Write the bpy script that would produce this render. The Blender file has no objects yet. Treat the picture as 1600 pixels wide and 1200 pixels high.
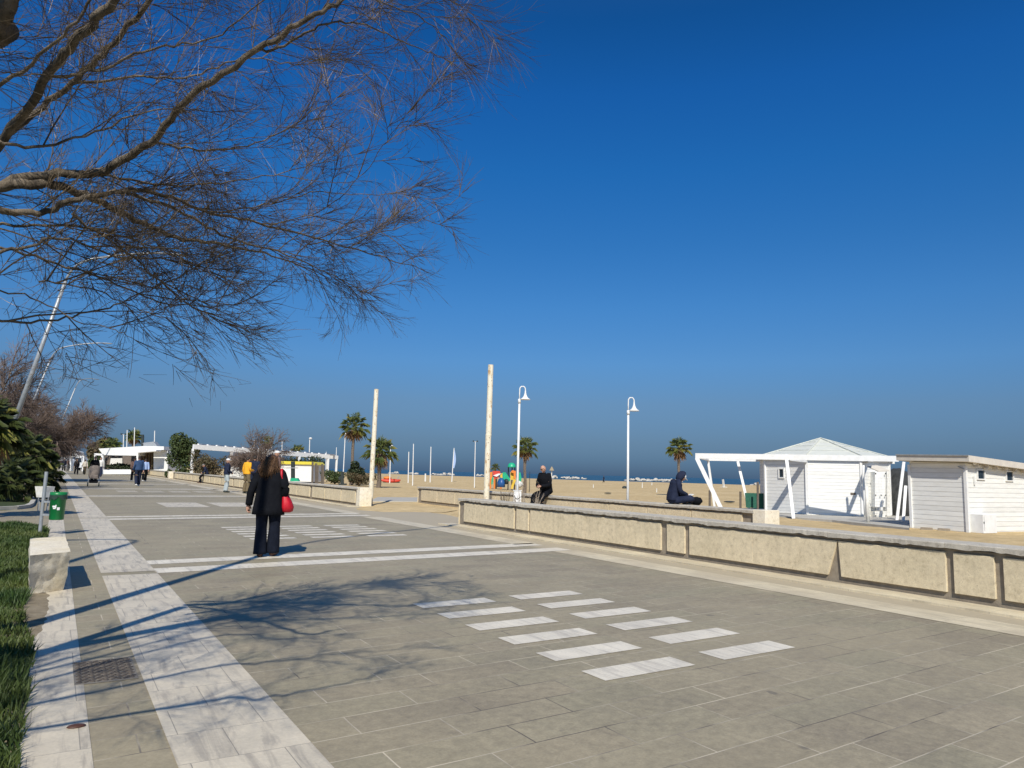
import bpy, bmesh, math, random
from mathutils import Vector, Matrix, noise
R = random.Random(7)
V = Vector
sc = bpy.context.scene
col = sc.collection
rad = math.radians

# ------------------------------------------------------------ camera model
FPX, YAW, PIT, ROL, HC = 1138.34, 0.55332, 0.121747, 0.025087, 1.5
_f = V((math.sin(YAW)*math.cos(PIT), math.cos(YAW)*math.cos(PIT), math.sin(PIT)))
_r = _f.cross(V((0, 0, 1))).normalized()
_u = _r.cross(_f)
CR = _r*math.cos(ROL) + _u*math.sin(ROL)
CU = -_r*math.sin(ROL) + _u*math.cos(ROL)
CF = _f
CAM = V((0, 0, HC))
def ray(px, py): return (CF*FPX + CR*(px-800) + CU*(600-py))
def G(px, py, z=0.0):
    v = ray(px, py); return CAM + v*((z-HC)/v.z)
def D(px, py, d): return CAM + ray(px, py)*(d/FPX)
def PL(px, py, p0, n):
    v = ray(px, py); return CAM + v*((V(p0)-CAM).dot(V(n))/v.dot(V(n)))
def hgt(p, py):
    lo, hi = -2.0, 80.0
    for _ in range(50):
        m = (lo+hi)/2; d = V((p[0], p[1], m))-CAM
        y = 600-FPX*d.dot(CU)/d.dot(CF)
        if y > py: lo = m
        else: hi = m
    return m
SUNAZ, SUNEL = rad(31.5), rad(42)

# ------------------------------------------------------------ materials
MATS = {}
def nt(name):
    m = bpy.data.materials.new(name); m.use_nodes = True
    t = m.node_tree; b = t.nodes['Principled BSDF']
    return m, t, b
def N(t, ty, **k):
    n = t.nodes.new(ty)
    for a, v in k.items():
        if a in n.inputs: n.inputs[a].default_value = v
        else: setattr(n, a, v)
    return n
def c4(c): return (c[0], c[1], c[2], 1)
def ramp(t, fac, stops, interp='LINEAR'):
    n = t.nodes.new('ShaderNodeValToRGB'); n.color_ramp.interpolation = interp
    while len(n.color_ramp.elements) < len(stops): n.color_ramp.elements.new(0.5)
    for e, (p, c) in zip(n.color_ramp.elements, stops):
        e.position = p; e.color = c4(c) if not isinstance(c, (int, float)) else (c, c, c, 1)
    t.links.new(fac, n.inputs[0]); return n.outputs[0]
def mixc(t, fac, a, b, mode='MIX'):
    n = t.nodes.new('ShaderNodeMix'); n.data_type = 'RGBA'; n.blend_type = mode
    for s, x in ((0, fac), (6, a), (7, b)):
        if hasattr(x, 'is_linked') or hasattr(x, 'node'): t.links.new(x, n.inputs[s])
        else: n.inputs[s].default_value = x if s == 0 else c4(x)
    return n.outputs[2]
def math_(t, op, a, b=None, c=None):
    n = t.nodes.new('ShaderNodeMath'); n.operation = op
    for i, x in enumerate((a, b, c)):
        if x is None: continue
        if isinstance(x, (int, float)): n.inputs[i].default_value = x
        else: t.links.new(x, n.inputs[i])
    return n.outputs[0]
def coords(t, scale=(1, 1, 1), kind='Object', rot=(0, 0, 0), loc=(0, 0, 0)):
    tc = t.nodes.new('ShaderNodeTexCoord'); mp = t.nodes.new('ShaderNodeMapping')
    mp.inputs['Scale'].default_value = scale; mp.inputs['Rotation'].default_value = rot; mp.inputs['Location'].default_value = loc
    t.links.new(tc.outputs[kind], mp.inputs[0]); return mp.outputs[0]
def noi(t, vec, scale, detail=5, rough=.6, dist=0):
    n = N(t, 'ShaderNodeTexNoise', Scale=scale, Detail=detail, Roughness=rough, Distortion=dist)
    t.links.new(vec, n.inputs['Vector']); return n.outputs['Fac']
def bump(t, b, h, strength=.3, dist=.01):
    n = N(t, 'ShaderNodeBump', Strength=strength, Distance=dist)
    t.links.new(h, n.inputs['Height']); t.links.new(n.outputs[0], b.inputs['Normal'])
def mat(name, c1, c2=None, scale=6, rough=.7, bmp=.2, bd=.01, spots=None, metal=0, lo=.35, hi=.65, stretch=(1, 1, 1), spec=.4):
    if name in MATS: return MATS[name]
    m, t, b = nt(name); MATS[name] = m
    c2 = c2 or tuple(x*.8 for x in c1)
    v = coords(t, stretch)
    f = noi(t, v, scale)
    out = ramp(t, f, [(lo, c1), (hi, c2)])
    if spots:
        sc_, th, cc = spots
        g = noi(t, v, sc_, 4, .6)
        out = mixc(t, ramp(t, g, [(th-.03, 0), (th+.03, 1)]), out, cc)
    t.links.new(out, b.inputs['Base Color'])
    b.inputs['Roughness'].default_value = rough; b.inputs['Metallic'].default_value = metal
    b.inputs['Specular IOR Level'].default_value = spec
    if bmp: bump(t, b, noi(t, v, scale*6, 6, .7), bmp, bd)
    return m

KSK = .05   # the paving courses run slightly askew to the promenade
def paving_mat():
    m, t, b = nt('paving_stone')
    tc = t.nodes.new('ShaderNodeTexCoord'); sp = t.nodes.new('ShaderNodeSeparateXYZ')
    t.links.new(tc.outputs['Object'], sp.inputs[0])
    yy = math_(t, 'MULTIPLY_ADD', sp.outputs[0], -KSK, sp.outputs[1])
    yy = math_(t, 'ADD', yy, .0)
    cb = t.nodes.new('ShaderNodeCombineXYZ'); t.links.new(sp.outputs[0], cb.inputs[0]); t.links.new(yy, cb.inputs[1])
    wob = N(t, 'ShaderNodeTexNoise', Scale=3.0, Detail=2); t.links.new(cb.outputs[0], wob.inputs['Vector'])
    wv = t.nodes.new('ShaderNodeVectorMath'); wv.operation = 'MULTIPLY_ADD'
    wv.inputs[1].default_value = (.012, .012, 0); t.links.new(wob.outputs['Color'], wv.inputs[0]); t.links.new(cb.outputs[0], wv.inputs[2])
    def brick(w, h, mort, off):
        n = N(t, 'ShaderNodeTexBrick', **{'Scale': 1.0, 'Mortar Size': mort, 'Mortar Smooth': .3, 'Brick Width': w, 'Row Height': h, 'Bias': 0.0})
        n.offset = off; n.squash = 1.0
        n.inputs['Color1'].default_value = (0, 0, 0, 1); n.inputs['Color2'].default_value = (1, 1, 1, 1); n.inputs['Mortar'].default_value = (.5, .5, .5, 1)
        t.links.new(wv.outputs[0], n.inputs['Vector']); return n
    br = brick(.81, .314, .0055, .37)
    g1 = noi(t, cb.outputs[0], 1.3, 6, .65); g2 = noi(t, cb.outputs[0], 14, 5, .7); g3 = noi(t, cb.outputs[0], .35, 3, .5)
    base = ramp(t, br.outputs['Color'], [(0, (.245, .208, .145)), (.35, (.315, .268, .180)), (.7, (.275, .254, .168)), (1, (.345, .292, .200))])
    base = mixc(t, .55, base, ramp(t, g1, [(.32, (.235, .20, .142)), (.5, (.305, .262, .175)), (.66, (.37, .315, .21))]))
    base = mixc(t, .7, base, ramp(t, g2, [(.3, (.72, .72, .73)), (.7, (1.25, 1.25, 1.24))]), 'MULTIPLY')
    g5 = noi(t, cb.outputs[0], 5.0, 6, .75, .8); g6 = noi(t, cb.outputs[0], 60, 3, .6)
    base = mixc(t, ramp(t, g5, [(.58, 0), (.72, .45)]), base, (.17, .145, .11))
    base = mixc(t, .45, base, ramp(t, g6, [(.3, (.74, .74, .74)), (.7, (1.24, 1.24, 1.24))]), 'MULTIPLY')
    base = mixc(t, ramp(t, g3, [(.4, 0), (.7, .4)]), base, (.38, .325, .21))
    # joints: pale and sandy in places, dark in others
    jn = noi(t, cb.outputs[0], .9, 3, .6)
    jc = ramp(t, jn, [(.40, (.13, .11, .085)), (.5, (.40, .35, .26)), (.62, (.55, .48, .35))])
    jf = math_(t, 'MULTIPLY', br.outputs['Fac'], ramp(t, noi(t, cb.outputs[0], 2.2, 4, .7), [(.30, .1), (.48, 1)]))
    base = mixc(t, jf, base, jc)
    # dark spots (gum, oil)
    sps = noi(t, cb.outputs[0], 5.5, 1, .3)
    base = mixc(t, ramp(t, sps, [(.765, 0), (.80, .5)]), base, (.10, .09, .08))
    # wind blown sand towards the sea wall
    sx = ramp(t, math_(t, 'ADD', math_(t, 'MULTIPLY', sp.outputs[0], .1), math_(t, 'MULTIPLY', g1, .25)), [(.97, 0), (1.12, .75)])
    base = mixc(t, sx, base, (.47, .40, .28))
    t.links.new(base, b.inputs['Base Color']); b.inputs['Roughness'].default_value = .62
    b.inputs['Specular IOR Level'].default_value = .35
    h = math_(t, 'SUBTRACT', math_(t, 'MULTIPLY', g2, .5), math_(t, 'MULTIPLY', br.outputs['Fac'], .5))
    bump(t, b, h, .35, .006)
    return m
def marble_mat(name, w, h, JS_=.75, c1=(.64, .57, .44), c2=(.54, .48, .37), vein=(.37, .33, .265), rot=0, sand=False, skew=0.0):
    m, t, b = nt(name)
    tc = t.nodes.new('ShaderNodeTexCoord'); sp = t.nodes.new('ShaderNodeSeparateXYZ'); t.links.new(tc.outputs['Object'], sp.inputs[0])
    cb = t.nodes.new('ShaderNodeCombineXYZ'); t.links.new(sp.outputs[0], cb.inputs[0])
    t.links.new(math_(t, 'MULTIPLY_ADD', sp.outputs[0], -skew, sp.outputs[1]), cb.inputs[1])
    v = cb.outputs[0]
    br = N(t, 'ShaderNodeTexBrick', **{'Scale': 1.0, 'Mortar Size': .003, 'Mortar Smooth': .4, 'Brick Width': w, 'Row Height': h})
    br.offset = .5; br.inputs['Color1'].default_value = (0, 0, 0, 1); br.inputs['Color2'].default_value = (1, 1, 1, 1); br.inputs['Mortar'].default_value = (.5, .5, .5, 1)
    t.links.new(v, br.inputs['Vector'])
    mp = t.nodes.new('ShaderNodeMapping'); mp.inputs['Scale'].default_value = (7, .8, 1); t.links.new(v, mp.inputs[0])
    ad = t.nodes.new('ShaderNodeVectorMath'); ad.operation = 'MULTIPLY_ADD'; ad.inputs[1].default_value = (3, 5, 0)
    t.links.new(br.outputs['Color'], ad.inputs[0]); t.links.new(mp.outputs[0], ad.inputs[2])
    ve = noi(t, ad.outputs[0], 1.6, 6, .62, .6)
    base = ramp(t, br.outputs['Color'], [(0, c1), (1, tuple((x+y)/2 for x, y in zip(c1, c2)))])
    base = mixc(t, ramp(t, ve, [(.5, 0), (.64, .75)]), base, vein)
    g = noi(t, v, 2.2, 6, .7)
    base = mixc(t, .6, base, ramp(t, g, [(.3, (.74, .74, .73)), (.7, (1.22, 1.2, 1.16))]), 'MULTIPLY')
    base = mixc(t, .5, base, ramp(t, noi(t, v, 40, 4, .7), [(.3, (.8, .8, .8)), (.7, (1.15, 1.15, 1.15))]), 'MULTIPLY')
    base = mixc(t, math_(t, 'MULTIPLY', br.outputs['Fac'], JS_), base, (.19, .17, .14))
    if sand: base = mixc(t, ramp(t, noi(t, v, .8, 5, .6), [(.4, 0), (.62, .7)]), base, (.47, .40, .28))
    t.links.new(base, b.inputs['Base Color']); b.inputs['Roughness'].default_value = .5
    bump(t, b, math_(t, 'SUBTRACT', math_(t, 'MULTIPLY', g, .4), br.outputs['Fac']), .3, .004)
    return m
def boards_mat(name, c, pitch=.145):
    m, t, b = nt(name)
    tc = t.nodes.new('ShaderNodeTexCoord'); sp = t.nodes.new('ShaderNodeSeparateXYZ'); t.links.new(tc.outputs['Object'], sp.inputs[0])
    q = math_(t, 'DIVIDE', sp.outputs[2], pitch)
    fr = math_(t, 'FRACT', q)
    gro = ramp(t, fr, [(0, 1), (.05, .9), (.1, 0), (.96, 0), (1, 1)])
    fl = math_(t, 'FLOOR', q)
    wn = t.nodes.new('ShaderNodeTexWhiteNoise'); wn.noise_dimensions = '1D'; t.links.new(fl, wn.inputs['W'])
    v = coords(t, (1, 1, 5))
    g = noi(t, v, 2.5, 6, .7)
    base = mixc(t, .5, c4(c)[:3], ramp(t, wn.outputs[0], [(0, (.88, .88, .87)), (1, (1.05, 1.05, 1.04))]), 'MULTIPLY')
    base = mixc(t, .7, base, ramp(t, g, [(.3, (.86, .86, .83)), (.65, (1.08, 1.08, 1.07))]), 'MULTIPLY')
    base = mixc(t, math_(t, 'MULTIPLY', gro, .5), base, (.30, .30, .31))
    t.links.new(base, b.inputs['Base Color']); b.inputs['Roughness'].default_value = .55
    bump(t, b, math_(t, 'MULTIPLY', gro, -1), .6, .012)
    return m
def sand_mat():
    m, t, b = nt('sand'); v = coords(t)
    g = noi(t, v, .12, 6, .6); g2 = noi(t, v, 1.6, 8, .7); g3 = noi(t, v, 25, 4, .7)
    base = ramp(t, g, [(.35, (.53, .40, .215)), (.65, (.61, .475, .27))])
    base = mixc(t, .75, base, ramp(t, g2, [(.35, (.72, .70, .66)), (.62, (1.12, 1.1, 1.07))]), 'MULTIPLY')
    base = mixc(t, .5, base, ramp(t, g3, [(.3, (.75, .75, .75)), (.7, (1.2, 1.2, 1.2))]), 'MULTIPLY')
    t.links.new(base, b.inputs['Base Color']); b.inputs['Roughness'].default_value = .95; b.inputs['Specular IOR Level'].default_value = .1
    bump(t, b, math_(t, 'ADD', g2, math_(t, 'MULTIPLY', g3, .15)), .8, .09)
    return m
def sea_mat():
    m, t, b = nt('sea_water'); v = coords(t, (1, 1, 1), rot=(0, 0, .5))
    mp = coords(t, (.35, 1.2, 1), rot=(0, 0, -.45))
    g = noi(t, mp, .35, 6, .65)
    base = ramp(t, noi(t, mp, .02, 4, .6), [(.35, (.018, .055, .085)), (.65, (.028, .078, .105))])
    t.links.new(base, b.inputs['Base Color']); b.inputs['Roughness'].default_value = .35
    b.inputs['Specular IOR Level'].default_value = .35
    bump(t, b, g, 1.0, .6)
    return m
def travertine(name, c1, c2, pit, grime=.4):
    m, t, b = nt(name); v = coords(t)
    g = noi(t, v, 1.1, 6, .65); g2 = noi(t, v, 11, 8, .82)
    vo = N(t, 'ShaderNodeTexVoronoi', Scale=42.0); mp2 = coords(t, (1, 1, 2.2)); t.links.new(mp2, vo.inputs['Vector'])
    base = ramp(t, g, [(.32, c1), (.68, c2)])
    base = mixc(t, .8, base, ramp(t, g2, [(.34, (.55, .53, .49)), (.46, (.9, .89, .87)), (.55, (1.02, 1.02, 1)), (.7, (1.2, 1.19, 1.16))]), 'MULTIPLY')
    pf = math_(t, 'MULTIPLY', ramp(t, vo.outputs['Distance'], [(.12, 1), (.26, 0)]), ramp(t, g2, [(.48, 0), (.56, 1)]))
    base = mixc(t, math_(t, 'MULTIPLY', pf, .75), base, pit)
    st = noi(t, coords(t, (3, 3, .5)), 1.5, 5, .7)
    base = mixc(t, ramp(t, st, [(.5, 0), (.75, grime)]), base, tuple(x*.55 for x in c2))
    base = mixc(t, ramp(t, noi(t, coords(t, (1, .8, 1.6)), 2.4, 5, .7), [(.6, 0), (.68, .4)]), base, tuple(x*1.12 for x in c1))
    t.links.new(base, b.inputs['Base Color']); b.inputs['Roughness'].default_value = .85; b.inputs['Specular IOR Level'].default_value = .2
    bump(t, b, math_(t, 'SUBTRACT', math_(t, 'MULTIPLY', g2, .7), pf), .7, .012)
    return m

M = dict(
    paving=paving_mat(), sand=sand_mat(), sea=sea_mat(),
    marble=marble_mat('marble', .317, 50, JS_=.35, c1=(.76, .70, .57), c2=(.64, .58, .47), vein=(.50, .45, .37), skew=KSK),
    marble_long=marble_mat('marble_strip', .47, .46),
    marble_sand=marble_mat('marble_sandy', .62, .9, c1=(.70, .62, .44), c2=(.62, .54, .39), vein=(.48, .42, .30), sand=True),
    panel=travertine('travertine', (.74, .63, .44), (.63, .54, .37), (.20, .16, .10), .25),
    coping=travertine('coping_stone', (.58, .54, .46), (.47, .43, .36), (.15, .14, .12), .5),
    mortar=mat('wall_mortar', (.24, .20, .15), (.32, .27, .20), 8, .9, .6),
    rock=travertine('rough_travertine', (.86, .80, .68), (.78, .68, .48), (.16, .12, .07), .2),
    white=mat('white_paint', (.80, .80, .78), (.72, .72, .69), 5, .45, .1, .004),
    white_d=mat('weathered_white', (.78, .77, .72), (.62, .60, .53), 9, .6, .2, .004, spots=(5, .68, (.45, .38, .25))),
    boards=boards_mat('white_boards', (.77, .77, .75)),
    boards2=boards_mat('white_boards_aged', (.78, .78, .75), .155),
    roofm=mat('pale_roof_sheet', (.66, .67, .59), (.60, .61, .54), 3, .5, .1),
    beige=mat('beige_fascia', (.62, .58, .50), (.54, .50, .44), 4, .6, .1),
    glass=mat('window_glass', (.03, .045, .06), (.02, .03, .04), 3, .08, 0, spec=.6),
    black=mat('black_cloth', (.004, .0045, .007), (.007, .008, .011), 9, .9, .5, .01, spec=.15),
    navy=mat('navy_cloth', (.012, .017, .038), (.020, .027, .055), 9, .85, .5, .01, spec=.2),
    denim=mat('dark_denim', (.005, .007, .013), (.009, .012, .022), 12, .9, .5, .008, spec=.15),
    blue=mat('blue_jacket', (.02, .05, .12), (.03, .07, .16), 9, .8, .4, .01),
    jeans=mat('pale_jeans', (.42, .47, .47), (.34, .39, .40), 9, .9, .4, .01),
    khaki=mat('khaki_cloth', (.17, .13, .07), (.12, .09, .05), 9, .9, .4, .01),
    yellow=mat('yellow_cloth', (.85, .42, .02), (.75, .34, .02), 9, .8, .3, .01),
    brown=mat('brown_cloth', (.10, .06, .045), (.20, .13, .11), 20, .9, .4, .01),
    grey=mat('grey_cloth', (.22, .21, .19), (.15, .145, .13), 12, .9, .4, .01),
    lblue=mat('pale_blue_cloth', (.35, .47, .72), (.3, .4, .6), 9, .9, .3, .01),
    cream=mat('cream_cloth', (.62, .56, .45), (.5, .44, .36), 9, .9, .3, .01),
    taupe=mat('taupe_fabric', (.20, .165, .14), (.15, .125, .105), 7, .85, .3, .01),
    skin=mat('skin', (.50, .29, .20), (.42, .23, .16), 14, .55, .1, .002),
    hair=mat('brown_hair', (.06, .030, .015), (.19, .10, .045), 6, .5, .9, .02, stretch=(9, 9, 1)),
    dhair=mat('dark_hair', (.02, .014, .01), (.04, .03, .02), 6, .6, .6, .02, stretch=(9, 9, 1)),
    red=mat('red_leather', (.52, .008, .02), (.40, .006, .016), 5, .5, .3, .01),
    shoe=mat('brown_shoe', (.10, .045, .03), (.07, .03, .02), 8, .5, .1),
    bark=mat('bark', (.075, .06, .042), (.27, .22, .16), 9, .95, .9, .03, stretch=(1, 1, .4)),
    twig=mat('twigs', (.075, .054, .034), (.16, .118, .070), 2.5, .85, 0),
    pale_twig=mat('pale_twigs', (.27, .22, .17), (.38, .32, .25), 3, .85, 0),
    ftwig=mat('far_twigs', (.19, .14, .11), (.13, .092, .072), .8, .9, 0),
    palm_leaf=mat('palm_leaf', (.05, .078, .02), (.13, .15, .04), 1.7, .5, 0, spec=.4),
    dwarf_leaf=mat('dwarf_palm_leaf', (.028, .045, .013), (.075, .09, .026), 1.7, .5, 0, spec=.4),
    palm_yellow=mat('yellow_palm_leaf', (.28, .25, .06), (.13, .15, .035), 1.7, .5, 0),  # yellower leaf colour for a share of the fronds
    palm_dead=mat('dead_palm_leaf', (.36, .23, .12), (.26, .16, .085), 2, .9, 0),
    palm_trunk=mat('palm_trunk', (.22, .18, .14), (.13, .10, .075), 8, .95, .9, .04, stretch=(1, 1, 3)),
    bush=mat('bush_leaf', (.035, .058, .016), (.075, .10, .028), 1.5, .7, 0),
    bush_brown=mat('dry_bush_leaf', (.13, .09, .05), (.07, .07, .03), 1.5, .8, 0),
    hedge=mat('hedge_leaf', (.018, .032, .012), (.04, .055, .02), 1.5, .7, 0),
    grassm=mat('grass_blade', (.030, .062, .010), (.085, .11, .024), .9, .6, 0),
    soil=mat('soil', (.07, .06, .035), (.13, .11, .07), 4, .95, .6, .03),
    drysoil=mat('dry_soil', (.20, .16, .10), (.30, .25, .17), 6, .95, .6, .02),
    lawn=mat('lawn_base', (.025, .042, .010), (.05, .065, .018), 3, .95, .6, .03),
    binm=mat('green_plastic', (.012, .20, .055), (.010, .16, .045), 4, .35, .05),
    bag=mat('black_bin_bag', (.02, .04, .03), (.04, .07, .05), 10, .3, .6, .01),
    galv=mat('galvanised_steel', (.40, .42, .43), (.30, .32, .33), 9, .45, .1, metal=.3),
    iron=mat('rusty_iron', (.10, .085, .07), (.16, .13, .10), 12, .7, .5, .01),
    darkm=mat('dark_metal', (.02, .028, .026), (.035, .045, .04), 6, .5, .1),
    tarp=mat('dark_tarpaulin', (.03, .033, .033), (.07, .072, .07), 4, .6, .9, .08),
    greenp=mat('play_green', (.02, .42, .22), (.02, .34, .18), 4, .4, .05),
    orange=mat('play_orange', (.75, .24, .04), (.65, .2, .03), 4, .5, .05),
    playred=mat('play_red', (.62, .06, .04), (.5, .05, .03), 4, .5, .05),
    playblue=mat('play_blue', (.02, .10, .30), (.02, .08, .24), 4, .4, .05),
    playyel=mat('play_yellow', (.75, .50, .05), (.6, .4, .04), 4, .5, .05),
    boatred=mat('boat_red', (.62, .07, .035), (.5, .05, .03), 4, .4, .05),
    net=mat('green_netting', (.02, .10, .07), (.03, .13, .09), 12, .9, .2),
    asphalt=mat('asphalt', (.055, .055, .055), (.07, .068, .066), 20, .9, .5),
    straw=mat('straw', (.36, .30, .20), (.28, .23, .15), 12, .95, .4),
    yellowroof=mat('yellow_edge', (.72, .62, .06), (.65, .55, .05), 4, .6, .1),
    graff=mat('scribbled_wall', (.62, .62, .58), (.12, .12, .13), 5, .8, .1, lo=.5, hi=.56),
    boulder=mat('pale_boulder', (.60, .56, .48), (.42, .38, .32), .8, .9, .6, .2),
    carw=mat('car_paint_pale', (.62, .63, .64), (.58, .6, .6), 2, .3, 0),
    conc_d=mat('worn_iron', (.26, .235, .195), (.18, .16, .135), 9, .8, .4, .01),
    conc=mat('concrete', (.46, .44, .39), (.38, .36, .31), 3, .9, .4, .01),
)
def rusty_white():
    m, t, b = nt('peeling_white_paint'); v = coords(t, (1, 1, .35))
    g = noi(t, v, 9, 6, .7); g1 = noi(t, coords(t), 3, 4, .6)
    base = ramp(t, g1, [(.3, (.78, .74, .62)), (.7, (.68, .60, .42))])
    base = mixc(t, ramp(t, g, [(.56, 0), (.62, .85)]), base, (.42, .24, .09))
    base = mixc(t, ramp(t, noi(t, coords(t), 14, 3, .5), [(.66, 0), (.70, 1)]), base, (.10, .055, .03))
    t.links.new(base, b.inputs['Base Color']); b.inputs['Roughness'].default_value = .8
    bump(t, b, g, .5, .01); return m
M['rusty'] = rusty_white()

# ------------------------------------------------------------ mesh building
W = {}
class MB:
    def __init__(s): s.v = []; s.f = []; s.m = []; s.k = 0
    def add(s, vs, fs, k=None):
        n = len(s.v); s.v += [V(x) for x in vs]; s.f += [tuple(i+n for i in f) for f in fs]; s.m += [s.k if k is None else k]*len(fs); return s
    def box(s, c, size, rz=0, tilt=None, k=None, taper=1.0):
        x, y, z = (a/2 for a in size)
        vs = [V((sx*x*(taper if sz > 0 else 1), sy*y*(taper if sz > 0 else 1), sz*z)) for sz in (-1, 1) for sy in (-1, 1) for sx in (-1, 1)]
        m = Matrix.Rotation(rz, 3, 'Z')
        if tilt: m = m @ tilt
        return s.add([m @ q + V(c) for q in vs], [(0, 2, 3, 1), (4, 5, 7, 6), (0, 1, 5, 4), (2, 6, 7, 3), (0, 4, 6, 2), (1, 3, 7, 5)], k)
    def bar(s, a, b, w, h=None, up=(0, 0, 1), k=None):
        a, b = V(a), V(b); h = h or w; d = (b-a).normalized(); up = V(up)
        if abs(d.dot(up)) > .97: up = V((1, 0, 0))
        x = d.cross(up).normalized(); y = x.cross(d).normalized()
        vs = [p + x*sx*w/2 + y*sy*h/2 for p in (a, b) for sy in (-1, 1) for sx in (-1, 1)]
        return s.add(vs, [(0, 1, 3, 2), (4, 6, 7, 5), (0, 4, 5, 1), (2, 3, 7, 6), (0, 2, 6, 4), (1, 5, 7, 3)], k)
    def tube(s, pts, rs, n=8, cap=True, k=None, flat=1.0):
        pts = [V(p) for p in pts]
        if isinstance(rs, (int, float)): rs = [rs]*len(pts)
        vs = []; fs = []; ref = None
        for i, p in enumerate(pts):
            d = (pts[min(i+1, len(pts)-1)]-pts[max(i-1, 0)])
            d = d.normalized() if d.length > 1e-9 else V((0, 0, 1))
            if ref is None: ref = V((0, 0, 1)) if abs(d.z) < .9 else V((1, 0, 0))
            x = ref.cross(d); x = x.normalized() if x.length > 1e-6 else V((1, 0, 0)); y = d.cross(x); ref = y if False else ref
            for j in range(n):
                a = 2*math.pi*j/n; vs.append(p + (x*math.cos(a) + y*math.sin(a)*flat)*rs[i])
        for i in range(len(pts)-1):
            for j in range(n):
                fs.append((i*n+j, i*n+(j+1) % n, (i+1)*n+(j+1) % n, (i+1)*n+j))
        if cap:
            fs.append(tuple(reversed(range(n)))); fs.append(tuple((len(pts)-1)*n+j for j in range(n)))
        return s.add(vs, fs, k)
    def loft(s, rings, n=20, cap=True, k=None, fold=0, seed=0):
        # rings: (centre, rx, ry[, rz])
        vs = []; fs = []
        for i, r in enumerate(rings):
            c, rx, ry = V(r[0]), r[1], r[2]; rz = r[3] if len(r) > 3 else 0
            fo = r[4] if len(r) > 4 else fold
            for j in range(n):
                a = 2*math.pi*j/n
                w = 1 + fo*noise.noise(V((math.cos(a)*2.2+seed, math.sin(a)*2.2, c.z*1.3+seed)))
                q = V((rx*math.cos(a)*w, ry*math.sin(a)*w, 0)); q.rotate(Matrix.Rotation(rz, 3, 'Z')); vs.append(c+q)
        for i in range(len(rings)-1):
            for j in range(n): fs.append((i*n+j, i*n+(j+1) % n, (i+1)*n+(j+1) % n, (i+1)*n+j))
        if cap: fs.append(tuple(reversed(range(n)))); fs.append(tuple((len(rings)-1)*n+j for j in range(n)))
        return s.add(vs, fs, k)
    def ball(s, c, r, n=12, k=None, deform=None):
        c = V(c); r = V(r) if not isinstance(r, (int, float)) else V((r, r, r)); vs = []; fs = []; m = n//2+1
        for i in range(m+1):
            th = math.pi*i/m
            for j in range(n):
                a = 2*math.pi*j/n; q = V((math.sin(th)*math.cos(a), math.sin(th)*math.sin(a), math.cos(th)))
                if deform: q = deform(q)
                vs.append(c + V((q.x*r.x, q.y*r.y, q.z*r.z)))
        for i in range(m):
            for j in range(n): fs.append((i*n+j, (i+1)*n+j, (i+1)*n+(j+1) % n, i*n+(j+1) % n))
        return s.add(vs, fs, k)
    def quad(s, *p, k=None): return s.add(p, [tuple(range(len(p)))], k)
    def prism(s, poly, z0, z1, k=None):
        n = len(poly); vs = [V((p[0], p[1], z0)) for p in poly] + [V((p[0], p[1], z1)) for p in poly]
        fs = [tuple(reversed(range(n))), tuple(range(n, 2*n))] + [(i, (i+1) % n, n+(i+1) % n, n+i) for i in range(n)]
        return s.add(vs, fs, k)
    def build(s, name, mats, parent=None, local=False, smooth=False, bevel=0):
        me = bpy.data.meshes.new(name)
        vs = s.v
        if parent is not None and not local:
            mi = W[parent].inverted(); vs = [mi @ v for v in vs]
        me.from_pydata([tuple(v) for v in vs], [], s.f)
        if not isinstance(mats, (list, tuple)): mats = [mats]
        for m in mats: me.materials.append(m)
        if len(mats) > 1: me.polygons.foreach_set('material_index', s.m)
        if smooth: me.polygons.foreach_set('use_smooth', [True]*len(s.f))
        me.update(); o = bpy.data.objects.new(name, me); col.objects.link(o)
        W[o] = Matrix.Identity(4)
        if parent is not None: o.parent = parent; W[o] = W[parent]
        if bevel:
            b = o.modifiers.new('bevel', 'BEVEL'); b.width = bevel; b.segments = 2; b.limit_method = 'ANGLE'
        return o
def tag(o, label=None, cat=None, group=None, kind=None):
    for k_, v_ in (('label', label), ('category', cat), ('group', group), ('kind', kind)):
        if v_: o[k_] = v_
    return o
def thing(name, loc, label, cat, rz=0, group=None, scale=1):
    o = bpy.data.objects.new(name, None); col.objects.link(o); o.location = loc; o.rotation_euler = (0, 0, rz); o.scale = (scale,)*3
    o.empty_display_size = .1
    W[o] = Matrix.LocRotScale(V(loc), Matrix.Rotation(rz, 3, 'Z').to_quaternion(), V((scale,)*3))
    return tag(o, label, cat, group)
def solo(mb, name, m, label, cat, group=None, base=None, **k):
    # a thing that is one mesh, its origin at its base
    base = V(base) if base is not None else V((sum(v.x for v in mb.v)/len(mb.v), sum(v.y for v in mb.v)/len(mb.v), min(v.z for v in mb.v)))
    mb.v = [v-base for v in mb.v]
    o = mb.build(name, m, **k); o.location = base; W[o] = Matrix.Translation(base); return tag(o, label, cat, group)
def copy_tree(o, loc=None, rz=None, scale=None, label=None, parent=None):
    c = o.copy(); col.objects.link(c)
    if parent: c.parent = parent
    for ch in list(o.children): copy_tree(ch, parent=c)
    if loc is not None: c.location = loc
    if rz is not None: c.rotation_euler = (0, 0, rz)
    if scale is not None: c.scale = (scale,)*3 if isinstance(scale, (int, float)) else scale
    if label: c['label'] = label
    return c
def arc(a, b, c, n=12):
    a, b, c = V(a), V(b), V(c)
    return [a*(1-t)**2 + b*2*t*(1-t) + c*t*t for t in [i/n for i in range(n+1)]]
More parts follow.
